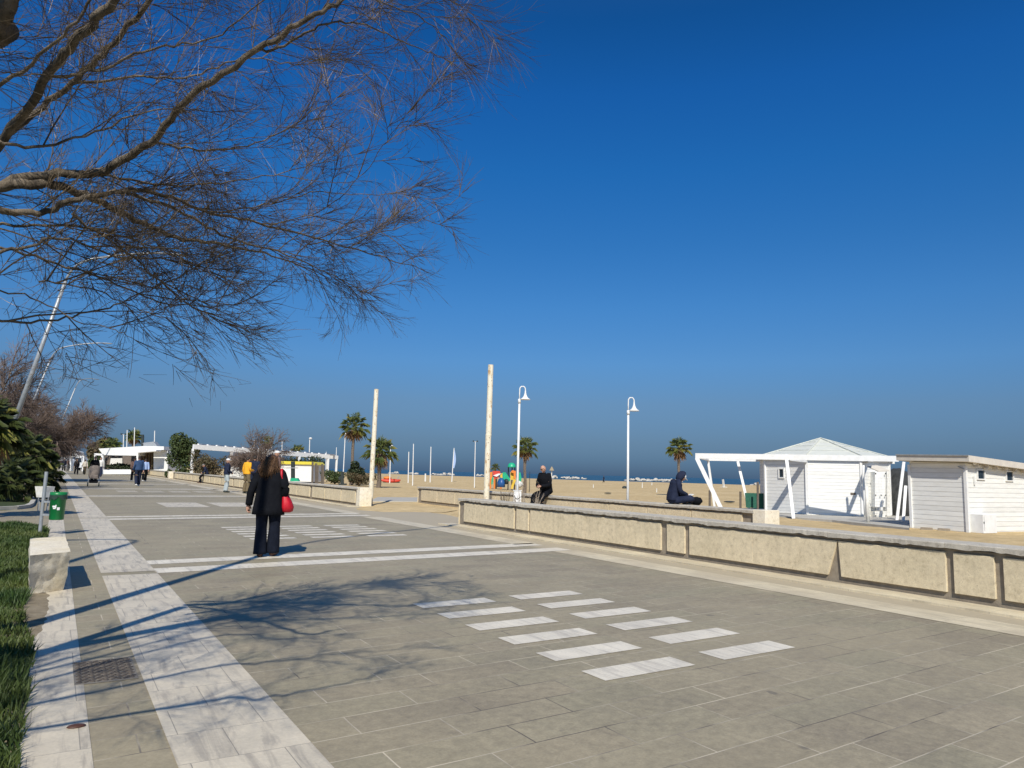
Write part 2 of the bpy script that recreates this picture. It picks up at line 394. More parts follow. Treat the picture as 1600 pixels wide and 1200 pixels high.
def cat_rom(P, n=6):
    P = [V(p) for p in P]; Q = [P[0]*2-P[1]] + P + [P[-1]*2-P[-2]]; out = []
    for i in range(1, len(Q)-2):
        for j in range(n):
            t = j/n; p0, p1, p2, p3 = Q[i-1:i+3]
            out.append(.5*((2*p1)+(p2-p0)*t+(2*p0-5*p1+4*p2-p3)*t*t+(3*p1-p0-3*p2+p3)*t**3))
    return out+[P[-1]]

# ================================================================ SETTING
# sand: a grid near, reaching inland and to the shoreline
shore = [(240, -500), (205, -60), (178, 40), (163, 110), (142, 215), (118, 300), (98, 420), (60, 700), (0, 1300), (-200, 3000)]
mb = MB()
xs = [9.95, 11, 12, 13, 14, 15, 17, 20, 24, 28, 33, 40, 50, 62, 75]
def shx(y):
    for (x0, y0), (x1, y1) in zip(shore, shore[1:]):
        if y0 <= y <= y1: return x0+(x1-x0)*(y-y0)/(y1-y0)
    return -200
ys = [-60, -20] + [i*1.0 for i in range(-6, 50)] + [52, 56, 60, 66, 72, 80, 90, 100, 115, 130, 150, 180, 215, 260, 320, 420, 700, 1300, 3000]
rows = []
for y in ys:
    s = shx(y); row = []
    for x in xs + [None]*5:
        row.append(x)
    far = [75+(s+12-75)*k/5 for k in (1, 2, 3, 4, 5)] if s > 80 else [75+k*.5 for k in range(1, 6)]
    row = xs + far
    r = []
    for j, x in enumerate(row):
        z = -.012 + (.05*noise.noise(V((x*.35, y*.35, 0))) + .03*noise.noise(V((x*1.1, y*1.1, 3))) if x > 11.5 and x < s-10 else 0)
        if x > 11.5: z = max(z, -.05)
        if x > s-6: z = -.15
        if x > s+2: z = -.7
        r.append(V((x, y, z)))
    rows.append(r)
n = len(rows[0]); vs = [p for r in rows for p in r]
mb.add(vs, [(i*n+j, i*n+j+1, (i+1)*n+j+1, (i+1)*n+j) for i in range(len(rows)-1) for j in range(n-1)])
tag(mb.build('beach_sand', M['sand'], smooth=True), kind='structure')
mb = MB(); mb.quad((-6000, -6000, -1.2), (9000, -6000, -1.2), (9000, 9000, -1.2), (-6000, 9000, -1.2))
tag(mb.build('sea_bed', M['soil']), kind='structure')
mb = MB(); mb.quad((60, -5000, -.32), (9000, -5000, -.32), (9000, 9000, -.32), (-150, 9000, -.32), (-150, 1250, -.32), (60, 300, -.32))
tag(mb.build('sea', M['sea']), kind='structure')
mb = MB(); mb.quad((-400, -200, -.02), (-1.3, -200, -.02), (-1.3, 1200, -.02), (-400, 1200, -.02))
tag(mb.build('ground', M['soil']), kind='structure')
mb = MB(); mb.quad((-24, -60, -.008), (-8, -60, -.008), (-8, 900, -.008), (-24, 900, -.008))
tag(mb.build('road', M['asphalt']), kind='structure')
mb = MB(); mb.quad((-8, -30, 0), (9.96, -30, 0), (9.96, 600, 0), (-8, 600, 0))
mb.quad((9.96, 18.8, 0), (11.9, 18.8, 0), (11.6, 28.9, 0), (9.96, 28.9, 0))
tag(mb.build('promenade_paving', M['paving']), kind='structure')
# marble strips, bands and dashes let into the paving
mb = MB(); Z1 = .004
def rect(mb, x0, x1, y0, y1, z=Z1, k=0, sk=0.0): mb.quad((x0, y0+sk*x0, z), (x1, y0+sk*x1, z), (x1, y1+sk*x1, z), (x0, y1+sk*x0, z), k=k)
rect(mb, .645, 1.32, -8, 11.33, k=1); rect(mb, .645, 1.32, 11.62, 23.0, k=1); rect(mb, .645, 1.32, 23.2, 200, k=1)
rect(mb, -.04, .285, -8, 60, k=1)
rect(mb, 8.38, 9.0, -8, 11.9, k=2); rect(mb, 8.38, 9.0, 13.3, 22.3, k=2); rect(mb, 8.5, 9.1, 24.4, 300, k=2)
for b0 in (11.25, 22.2, 37.4, 48.3, 60, 72):
    rect(mb, 1.32, 8.9, b0, b0+.52, sk=KSK*1.6); rect(mb, 1.32, 8.9, b0+1.0, b0+1.5, sk=KSK*1.6)
def dashes(x0s, y0, rows=6, ln=.95, w=.296, pitch=.628, sk=.028):
    for x0 in x0s:
        for i in range(rows):
            y = y0 - i*pitch
            rect(mb, x0, x0+ln, y-w-sk*4.7, y-sk*4.7, sk=sk)
dashes((3.56, 4.856), 7.822); dashes((3.56, 4.856, 6.15), 19.3)
rect(mb, 3.45, 4.9, 28.6, 32.0, k=1); rect(mb, 5.3, 6.75, 28.8, 32.0, k=1)
dashes((2.9, 4.2, 5.5, 6.8), 46, 4)
tag(mb.build('marble_inlay', [M['marble'], M['marble_long'], M['marble_sand']]), kind='structure')
# light kerb strip at the foot of the wall
mb = MB(); mb.box((9.66, 6, .012), (.46, 26.2, .03)); mb.box((10.25, 160, .012), (.5, 263, .03))
tag(mb.build('kerb_strip', M['marble_sand']), kind='structure')
# concrete path across the gap
mb = MB(); mb.prism([G(578, 783.5), G(655, 784.5), G(655, 778), G(590, 777.5)], -.03, .03)
tag(mb.build('path', M['conc']), kind='structure')
# drifted sand on the paving in the gap
mb = MB()
dr = [G(x, y) for x, y in ((582, 786), (650, 789), (716, 797), (690, 801), (640, 800), (600, 800), (560, 797), (556, 795))]
cc = sum(dr, V())/len(dr)
mb.add([V((p.x, p.y, .001)) for p in dr]+[V((cc.x, cc.y, .05))], [(i, (i+1) % len(dr), len(dr)) for i in range(len(dr))])
tag(mb.build('drifted_sand', M['sand'], smooth=True), kind='structure')

# ------------------------------------------------------------ low walls
CRK = PL(1308.4, 780+(1308.4-725)*.12, (9.9, 0, .4), (1, 0, 0)).y
def wall(name, x, y0, y1, label, panels, H=.75, th=.42, pillar=None, mats=None, cop_noise=.012, rz=0, org=None, seglen=1.7):
    root = thing(name, (x, y0, 0), label, 'wall', rz=rz)
    L = y1-y0
    b = MB(); b.box((th/2+.02, L/2, (H-.08)/2-.02), (th, L, H-.08+.04)); b.build('core', M['mortar'], root, local=True)
    for (a, c) in panels:
        q = MB(); a2, c2 = a-y0, c-y0; nn = max(1, int((c2-a2)/.25))
        zs = [.105, .12, H-.10]
        vs = []; fs = []
        zb, zt = .115, H-.125
        for i in range(nn+1):
            yy = a2+(c2-a2)*i/nn; j0 = .004*noise.noise(V((yy*5, a, 0))); 
            sy = yy+(.17 if CRK and abs(a-CRK) < .06 and i == 0 else (.035 if CRK and abs(c-CRK) < .06 and i == nn else 0)*-1)
            vs += [(-.018, sy, zb+j0), (-.018, yy, zt+j0), (.03, yy, zt+j0), (.03, sy, zb+j0)]
        for i in range(nn):
            o = i*4; fs += [(o, o+4, o+5, o+1), (o+1, o+5, o+6, o+2), (o+3, o, o+1, o+2)[:0] or (o+2, o+6, o+7, o+3), (o+3, o+7, o+4, o)]
        fs += [(0, 1, 2, 3), (nn*4+3, nn*4+2, nn*4+1, nn*4)]
        q.add(vs, fs); q.build('panel', M['panel'], root, local=True, bevel=.004)
    # coping slabs with worn lower edges
    y = 0.0; k = 0
    while y < L-.05:
        e = min(L, y+seglen); q = MB(); nn = max(2, int((e-y)/.05)) if e-y < 5 and y+y0 < 40 else 2; vs = []; fs = []
        dz = R.uniform(-.004, .004)
        for i in range(nn+1):
            yy = y+.003+(e-y-.006)*i/nn
            w = cop_noise*noise.noise(V((yy*9+y0, 1.7, x)))*1.0 + cop_noise*.8*noise.noise(V((yy*2.3, 4, x)))
            w = w if cop_noise else 0
            vs += [(-.06+abs(w)*.5, yy, H-.07+w*.9+dz), (-.062+abs(w)*.3, yy, H-.012+dz), (-.05, yy, H+dz), (th+.09, yy, H+dz), (th+.10, yy, H-.07+dz)]
        for i in range(nn):
            o = i*5
            fs += [(o+j, o+5+j, o+5+(j+1) % 5, o+(j+1) % 5) for j in range(5)]
        fs += [(0, 1, 2, 3, 4), tuple(nn*5+j for j in (4, 3, 2, 1, 0))]
        q.add(vs, fs); q.build('coping_slab', M['coping'], root, local=True)
        y = e; k += 1
    if not pillar or pillar[0] < y0:
        q = MB(); q.box((th/2-.0, L+.012, (H-.1)/2), (th+.03, .02, H-.12)); q.build('end_panel', M['panel'], root, local=True)
    if pillar:
        py, pw = pillar
        q = MB(); q.box((th/2+.0, py-y0, H/2+.006), (th+.1, pw, H+.012)); q.build('end_pillar', M['rock'], root, local=True, bevel=.01)
    return root
def wy_(px): # y where a pixel column meets the wall face
    return PL(px, 860, (9.9, 0, 0), (1, 0, 0)).y
pan = [(725.3, 803), (807, 825.5), (828.5, 1032), (1041.5, 1069), (1076.5, 1307.6), (1309.2, 1476.5), (1489, 1552.5), (1567, 1650), (1657, 1700)]
pl = []
for a, b_ in pan:
    y_a = PL(a, 780+(a-725)*.12, (9.9, 0, .4), (1, 0, 0)).y; y_b = PL(b_, 780+(b_-725)*.12, (9.9, 0, .4), (1, 0, 0)).y
    pl.append((y_b, y_a))
yy = pl[-1][0]-.1
while yy > -4: pl.append((yy-1.5, yy)); pl.append((yy-2.05, yy-1.6)); yy -= 2.15
# split long panels where a seam shows
pl2 = []
for a, b_ in pl:
    if b_-a > 2.4:
        m_ = a+(b_-a)*.52; pl2 += [(a, m_-.002), (m_+.002, b_)]
    else: pl2.append((a, b_))
wall('low_wall', 9.92, -5, 18.75, 'long low travertine wall nearest the camera, with worn grey coping and a cracked panel', pl2, cop_noise=.022)
# the crack in the front wall, a wedge of missing stone
cy = PL(1306, 885, (9.9, 0, .4), (1, 0, 0)).y
w2p = [(12.6+i*1.75, 12.6+i*1.75+1.72) for i in range(11)]
wall('low_wall', 14.62, 12.2, 32.2, 'second low wall set behind the first, with the two men sitting on it', w2p, pillar=(12.05, .38), cop_noise=.01, rz=-.008)
w3p = [(29.3, 31.0)] + [(31.1+i*2.3, 31.1+i*2.3+(1.9 if i % 2 else 2.2)) for i in range(23)]
wall('low_wall', 10.62, 28.9, 85, 'low pale stone wall running away on the left, where a man sits', w3p, pillar=(28.86, .4), cop_noise=0, seglen=3.4)
wall('low_wall', 10.62, 88.6, 112, 'far short stretch of low wall past the green planter bush', [(89, 111.8)], pillar=(88.4, .6), cop_noise=0, seglen=6)

# ------------------------------------------------------------ lamps
def swan_lamp(p, top, label):
    root = thing('street_lamp', p, label, 'lamp', rz=-YAW, group='white swan neck lamps behind the walls')
    h = top; cz = h-.50; b = MB(); b.tube([(0, 0, 0), (0, 0, cz)], [.042, .032], 12); b.build('pole', M['white'], root, local=True, smooth=True)
    b = MB(); b.box((0, 0, .006), (.22, .22, .012)); b.tube([(0, 0, .012), (0, 0, .16)], [.07, .055], 12); b.build('base_plate', M['white_d'], root, local=True)
    b = MB(); b.tube([(0, 0, cz-.05), (0, 0, cz+.09)], .046, 12); b.build('collar', M['white'], root, local=True, smooth=True)
    r = .092; pts = [(0, 0, cz+.07), (0, 0, h-r-.14), (.003, 0, h-r-.05)] + [(r-r*math.cos(a), 0, h-r-.02+(r+.02)*math.sin(a)) for a in [math.pi*(i+1)/15 for i in range(14)]] + [(2*r, 0, h-r-.05), (2*r, 0, h-r-.12)]
    b = MB(); b.tube(pts, .019, 8); b.build('swan_neck', M['white'], root, local=True, smooth=True)
    z = h-r-.09
    prof = [(.022, z+.05), (.026, z-.02), (.038, z-.08), (.062, z-.14), (.10, z-.19), (.165, z-.235), (.168, z-.245), (.15, z-.243), (.07, z-.17), (.02, z-.08)]
    b = MB(); b.loft([((2*r, 0, q), a, a) for a, q in prof], 24, cap=False); b.build('lamp_shade', M['white'], root, local=True, smooth=True)
    b = MB(); b.ball((2*r, 0, z-.19), .04, 10); b.build('bulb', M['white'], root, local=True, smooth=True)
    return root
l1 = G(808.5, 784, .35); l1 = CAM+(l1-CAM)*1.0
d1 = V((23.0, 36.35)).normalized()*23.2
swan_lamp((d1.x, d1.y, 0), hgt((d1.x, d1.y), 603.5), 'white swan neck lamp rising from the white cabinet near the bald man')
d2 = V((31.05, 35.91)).normalized()*23.3
swan_lamp((d2.x, d2.y, 0), hgt((d2.x, d2.y), 621), 'white swan neck lamp left of the hooded man, nothing at its foot')
# tall leaning promenade lamps
def road_lamp(base, apex, tip, label, head=True):
    root = thing('lamp_post', base, label, 'lamp post', group='tall leaning grey lamp posts on the left')
    base, apex, tip = V(base), V(apex), V(tip)
    k = base+(apex-base)*.93; m_ = apex+(tip-apex)*.18+V((0, 0, .12))
    b = MB(); b.tube([base, base+(apex-base)*.5, k], [.11, .085, .065], 12); b.build('pole', M['galv'], root, smooth=True)
    b = MB(); b.tube(arc(k, apex, m_, 8)+arc(m_, m_+(tip-m_)*.5+V((0, 0, .18)), tip, 8)[1:], .045, 8); b.build('arm', M['galv'], root, smooth=True)
    d = (tip-apex); d.z = 0; d.normalize()
    b = MB(); b.tube([tip-d*.1, tip+d*.1, tip+d*.6, tip+d*.75], [.05, .10, .11, .04], 10, flat=.45); b.build('lamp_head', M['galv'], root, smooth=True)
    return root
ap = G(112, 413, 8.6); tp = G(262, 396, 9.05)
tp = V((ap.x+(G(262, 396, 8.9)-ap).x, G(262, 396, 8.9).y, 8.9))
ap = D(112, 413, 29); tp = D(262, 396, 30.5)
bs = D(22, 660, 29); dv = (ap-bs)/(ap.z-bs.z); bs0 = bs-dv*bs.z
road_lamp(V((bs0.x, bs0.y, 0)), ap, tp, 'nearest visible leaning lamp post, its pole crossing behind the bare branches')
k2 = 58; ap2 = D(85, 547, k2); tp2 = D(160, 536, k2*1.02); b2 = D(62, 603, k2); dv = (ap2-b2)/(ap2.z-b2.z)
road_lamp(V((*(b2-dv*b2.z).xy, 0)), ap2, tp2, 'second leaning lamp post, half the size, over the far bare tree')
k3 = 88; ap3 = D(122, 596, k3); tp3 = D(146, 592, k3*1.02); b3 = D(110, 625, k3); dv = (ap3-b3)/(ap3.z-b3.z)
road_lamp(V((*(b3-dv*b3.z).xy, 0)), ap3, tp3, 'farthest leaning lamp post, its small head just over the far bare tree')
sh = V((math.sin(SUNAZ), math.cos(SUNAZ), 0))/math.tan(SUNEL)
A_ = V((4.48, 15.06, 0))-sh*9.1+V((0, 0, 9.1)); T_ = V((9.1, 18.15, 0))-sh*10.0+V((0, 0, 10.0))
road_lamp((-1.75, 5.7, 0), A_, T_, 'lamp post beside the near tree whose long shadow passes the woman')
A_ = V((1.52, 16.2, 0))-sh*9.0+V((0, 0, 9.0)); T_ = V((.5, 16.7, 0))-sh*9.35+V((0, 0, 9.35))
road_lamp((-2.3, 6.6, 0), A_, T_, 'lamp post leaning to the road whose bent shadow crosses the white strip')

# ------------------------------------------------------------ rusty posts
def rusty_post(p, top, r, label):
    b = MB(); zs = [0, .04, top*.3, top*.52, top*.53, top*.54, top*.8, top]
    b.tube([(p[0]+.004*i, p[1], z) for i, z in enumerate(zs)], [r*1.05, r, r, r, r*1.06, r, r*.97, r*.95], 14)
    solo(b, 'wooden_post', M['rusty'], label, 'post', 'peeling white posts at the wall ends', base=(p[0], p[1], 0), smooth=False)
p1 = G(578.5, 790)
rusty_post((p1.x, p1.y), hgt(p1, 608), .098, 'peeling white post at the end pillar of the left wall')
dd = V((16.83, 29.24)).normalized()*25.3
rusty_post((dd.x, dd.y), hgt(dd, 570), .1, 'taller peeling white post standing between the two right walls')

# white cabinet under lamp 1
b = MB(); cp = V((d1.x, d1.y, 0)); ct = hgt(cp, 766.5)
root = thing('electrical_cabinet', cp-V((.1, .17, 0)), 'small white cabinet with a dark curved mark at the lamp foot', 'cabinet', rz=-YAW)
b.box((0, 0, ct/2), (.24, .2, ct)); b.build('housing', M['white'], root, local=True, bevel=.008)
b = MB(); b.tube([(.09*math.cos(a)-.0, -.106, ct-.14+.11*math.sin(a)) for a in [math.pi*(1.02+i/14*.85) for i in range(15)]], .012, 6); b.build('curved_mark', M['darkm'], root, local=True)
b = MB(); b.box((0, 0, ct+.01), (.27, .23, .02)); b.build('lid', M['white'], root, local=True)
b = MB(); b.tube([(-.11, .0, 0), (-.3, .05, .2), (-.32, .0, .5), (-.12, -.02, .6)], .012, 6); b.build('cable', M['darkm'], root, local=True)

# ------------------------------------------------------------ post with green litter bin, stone blocks, grate
bp = V((-.17, 18.16, 0)); hp = hgt(bp, 737)
b = MB(); b.tube([bp, bp+V((.01, 0, hp))], .034, 12, k=0)
solo(b, 'metal_post', M['galv'], 'short grey steel post holding the green litter bin', 'post', base=bp, smooth=False)
bc = D(90, 791, 17.0); bcx = V((bp.x+.45, bp.y-.1, 0))
q = PL(90, 791, bcx, (0, 1, 0)); zt, zb = PL(90, 769, bcx, (0, 1, 0)).z, PL(90, 812, bcx, (0, 1, 0)).z
root = thing('litter_bin', (q.x, q.y, 0), 'round green plastic litter bin hung on the grey post', 'bin')
rr = abs(PL(103.5, 785, bcx, (0, 1, 0)).x-PL(76, 785, bcx, (0, 1, 0)).x)/2
b = MB(); H_ = zt-zb
b.loft([((0, 0, zb), rr*.80, rr*.80), ((0, 0, zb+.01), rr*.86, rr*.86), ((0, 0, zt-.09), rr*.95, rr*.95), ((0, 0, zt-.085), rr*1.0, rr*1.0), ((0, 0, zt), rr*1.02, rr*1.02), ((0, 0, zt), rr*.93, rr*.93), ((0, 0, zb+.1), rr*.8, rr*.8)], 24); b.build('bin_body', M['binm'], root, local=True, smooth=True)
b = MB(); vs = []; n_ = 28
for i in range(n_):
    a = 2*math.pi*i/n_; dz = .03*math.sin(a*5)+.02*math.sin(a*9)
    vs += [(rr*1.03*math.cos(a), rr*1.03*math.sin(a), zt-.055), (rr*1.035*math.cos(a), rr*1.035*math.sin(a), zt-.13-dz)]
b.add(vs, [(2*i, 2*((i+1) % n_), 2*((i+1) % n_)+1, 2*i+1) for i in range(n_)]); b.build('bin_bag', M['bag'], root, local=True, smooth=True)
b = MB()
for a0, a1, z0, z1 in ((-1.75, -1.35, .44, .56), ):
    pass
def sticker(a0, a1, f0, f1, e=1.0):
    vs = []; n2 = 5
    for i in range(n2+1):
        a = a0+(a1-a0)*i/n2
        for f in (f0, f1): 
            z = zb+H_*f; r2 = rr*(.86+.09*f)+.004; vs.append((r2*math.cos(a), r2*math.sin(a), z))
    b.add(vs, [(2*i, 2*i+2, 2*i+3, 2*i+1) for i in range(n2)])
sticker(-1.62, -1.28, .36, .46); sticker(-2.25, -1.85, .46, .52); sticker(-2.15, -1.8, .40, .45); sticker(-1.85, -1.72, .43, .55); b.build('sticker', M['white'], root, local=True)
for z_ in (zt-.2, zb+.1):
    b = MB(); b.bar((-rr*.8, 0, z_), (bp.x-q.x, bp.y-q.y, z_), .03, .04); b.build('bracket', M['galv'], root, local=True)

def stone_block(pts_bot, h, label, seed):
    b = MB(); bm = bmesh.new(); n0 = 16
    ps = [V((p[0], p[1])) for p in pts_bot]
    def bil(u, v): return ps[0]*(1-u)*(1-v)+ps[1]*u*(1-v)+ps[2]*u*v+ps[3]*(1-u)*v
    def P(u, v, w):
        k_ = 1-.16*(1-w)*(1 if True else 0)
        c = bil(.5, .5); q_ = c+(bil(u, v)-c)*k_
        p = V((q_.x, q_.y, h*w)); e = noise.noise_vector(p*5+V((seed, 0, 0)))*.022+noise.noise_vector(p*17+V((seed, 0, 0)))*.010
        if w > .99: e *= .35; e.z *= .5
        return p+e
    g = [i/n0 for i in range(n0+1)]
    for fn in (lambda a, c: (a, 0, c), lambda a, c: (1, a, c), lambda a, c: (1-a, 1, c), lambda a, c: (0, 1-a, c), lambda a, c: (a, c, 1)):
        vs = [P(*fn(a, c)) for c in g for a in g]; m_ = n0+1
        b.add(vs, [(i*m_+j, i*m_+j+1, (i+1)*m_+j+1, (i+1)*m_+j) for i in range(n0) for j in range(n0)])
    return solo(b, 'stone_block', M['rock'], label, 'stone block', 'rough stone blocks along the lawn edge', base=(*bil(.5, .5), 0), smooth=True)
HB = .46
c0, c1, c2, c3 = G(47, 868, HB), G(110.5, 862, HB), G(102, 838.5, HB), G(47, 841, HB)
stone_block([c0, c1, c2, c3], HB, 'rough pale travertine block at the lawn edge below the green bin', 2)
stone_block([(-.62, 2.9), (-.11, 2.9), (-.11, 3.62), (-.62, 3.7)], .40, 'travertine block at the bottom left corner, almost out of the photo', 9)
# drain grate
root = thing('drain_grate', (.42, 6.25, 0), 'rectangular iron drain grate in the paving by the lawn', 'drain grate')
b = MB(); g0 = [G(110, 1036), G(222, 1060), G(208, 1031), G(108, 1060)]
X0, X1, Y0, Y1 = .23, .62, 5.9, 6.55
b.box(((X0+X1)/2, (Y0+Y1)/2, .0045), (X1-X0, Y1-Y0, .004)); b.build('frame', M['conc_d'], root)
b = MB()
for i in range(15):
    for j in range(9):
        b.box((X0+.035+j*(X1-X0-.07)/8+(.012 if i % 2 else 0)-.006, Y0+.04+i*(Y1-Y0-.08)/14, .009), (.034, .018, .006), rz=.7 if (i+j) % 2 else -.7)
b.build('tread_pattern', M['iron'], root)
b = MB(); b.ball(G(119, 1137)+V((0, 0, .008)), (.05, .03, .012), 10); solo(b, 'dog_dropping', M['shoe'], 'small brown dropping on the pale strip near the bottom left', 'dropping', smooth=True)

# ------------------------------------------------------------ lawn
lawn_edge = lambda y: -.08+.03*noise.noise(V((y*1.7, 0, 0)))-(.25*((9.5-y)/3)**2*0) + (-.13 if 7.4 < y < 11 else 0)*math.sin((y-7.4)/3.6*math.pi)
def lawn(x0, edge, y0, y1, name, rnd=True):
    b = MB(); rows = []; ny = int((y1-y0)/.25)
    for i in range(ny+1):
        y = y0+(y1-y0)*i/ny; e = edge(y)
        rows.append([V((x0+(e-x0)*u, y, -.01+(.10*(1-(u**6)))*(1 if 0 < i < ny else 0)+.02*noise.noise(V((u*9, y, 0))))) for u in (0, .3, .5, .65, .78, .88, .94, .98, 1)])
    n_ = 9; b.add([p for r in rows for p in r], [(i*n_+j, i*n_+j+1, (i+1)*n_+j+1, (i+1)*n_+j) for i in range(ny) for j in range(n_-1)])
    return tag(b.build(name, M['lawn'], smooth=True), kind='structure')
def e1(y): return lawn_edge(y) - (max(0, y-19)**2)*.09
lawn(-7, e1, -6, 21.6, 'lawn')
def e2(y): return -.62+.0*y - max(0, (26.3-y))**2*.5
lawn(-8, lambda y: -.62-max(0, 28.2-y)**2*.35, 26.8, 140, 'lawn')
b = MB()
pk = [(-8, 26.7), (-2.2, 26.7), (-1.5, 26.95), (-.95, 27.5), (-.68, 28.3), (-.6, 29.5), (-.6, 140)]
for a, c in zip(pk, pk[1:]): b.bar((a[0], a[1], .05), (c[0], c[1], .05), .14, .12)
tag(b.build('kerb', M['conc']), kind='structure')
def blades(name, n, region, edge, h=(.05, .12)):
    b = MB(); vs = []; fs = []; k = 0
    i = 0
    while i < n:
        y = region[2]+(region[3]-region[2])*R.random()**1.5; x = region[0]+(region[1]-region[0])*R.random()
        e = edge(y)
        if x > e+.05: continue
        i += 1
        u = (x+7)/(e+7); z = .10*(1-max(0, min(1, u))**6)-.01+.02*noise.noise(V((u*9, y, 0)))
        cl = .6+.9*max(0, noise.noise(V((x*2.2, y*2.2, 5)))+.35)
        hh = R.uniform(*h)*cl; a = R.random()*6.283; w = R.uniform(.003, .006)*(1+y*.08)
        lx, ly = R.gauss(0, .35)*hh, R.gauss(0, .35)*hh
        cx, sy = math.cos(a)*w, math.sin(a)*w
        vs += [(x-cx, y-sy, z), (x+cx, y+sy, z), (x+cx*.7+lx*.4, y+sy*.7+ly*.4, z+hh*.6), (x-cx*.7+lx*.4, y-sy*.7+ly*.4, z+hh*.6), (x+lx, y+ly, z+hh)]
        fs += [(k, k+1, k+2, k+3), (k+3, k+2, k+4)]; k += 5
    b.add(vs, fs); return tag(b.build(name, M['grassm']), 'short green grass on the lawn beside the paving', 'grass', kind='stuff')
blades('grass', 60000, (-1.5, .0, 3.2, 20.5), e1)
# drain / worn soil at the lawn edge near the block
b = MB(); so = [(.0+.10*math.sin(math.pi*i/40)**.6+.045*noise.noise(V((i*.45, 2, 0)))+.02*noise.noise(V((i*1.7, 7, 0))), 7.6+3.3*i/40) for i in range(41)]
b.add([V((p[0], p[1], .0012)) for p in so]+[V((-.35, p[1], .03)) for p in so], [(i, i+1, 42+i, 41+i) for i in range(40)])
tag(b.build('bare_soil', M['drysoil'], smooth=True), kind='structure')

# ================================================================ VEGETATION
def rdir(): 
    while True:
        v = V((R.uniform(-1, 1), R.uniform(-1, 1), R.uniform(-1, 1)))
        if .05 < v.length < 1: return v.normalized()
class Twigs:
    def __init__(s, low=-9): s.v = []; s.f = []; s.low = low
    def tw(s, pts, r0, r1, n=3):
        if pts[-1].z < s.low-.18+.22*noise.noise(pts[-1]*1.3)+R.uniform(-.28, .1)+.10*max(0, pts[-1].xy.length-4.2): return   # the crown is kept trimmed above head height
        o = len(s.v); L = len(pts)
        d = (pts[-1]-pts[0]).normalized(); x = d.cross(V((.3, .2, 1)) if abs(d.z) < .9 else V((1, 0, 0))).normalized(); y = d.cross(x)
        cs = [(math.cos(6.2832*j/n), math.sin(6.2832*j/n)) for j in range(n)]
        for i, p in enumerate(pts):
            r = r0+(r1-r0)*i/(L-1)
            for c, si in cs: s.v.append((p.x+(x.x*c+y.x*si)*r, p.y+(x.y*c+y.y*si)*r, p.z+(x.z*c+y.z*si)*r))
        for i in range(L-1):
            for j in range(n): s.f.append((o+i*n+j, o+i*n+(j+1) % n, o+(i+1)*n+(j+1) % n, o+(i+1)*n+j))
    def build(s, name, m, parent):
        b = MB(); b.v = s.v; b.f = s.f; b.m = [0]*len(s.f)
        me = bpy.data.meshes.new(name); mi = W[parent].inverted(); t = mi.translation
        vs = [(a+t.x, c+t.y, e+t.z) for a, c, e in s.v] if parent else s.v
        me.from_pydata(vs, [], s.f); me.materials.append(m); me.update()
        o = bpy.data.objects.new(name, me); col.objects.link(o); o.parent = parent; W[o] = W[parent]; return o
def grow(p, d, L, seg, wob, grav):
    pts = [p]; d = d.copy()
    for i in range(seg):
        d = (d+rdir()*wob+V((0, 0, grav))).normalized(); pts.append(pts[-1]+d*(L/seg))
    return pts
def deflect(t, a): 
    ax = t.cross(rdir()); ax = ax.normalized() if ax.length > 1e-4 else V((1, 0, 0))
    q = t.copy(); q.rotate(Matrix.Rotation(a, 3, ax)); return q
troot = thing('bare_tree', (-2.7, 3.1, 0), 'big bare tamarisk tree whose thin branches hang over the upper left of the photo', 'tree')
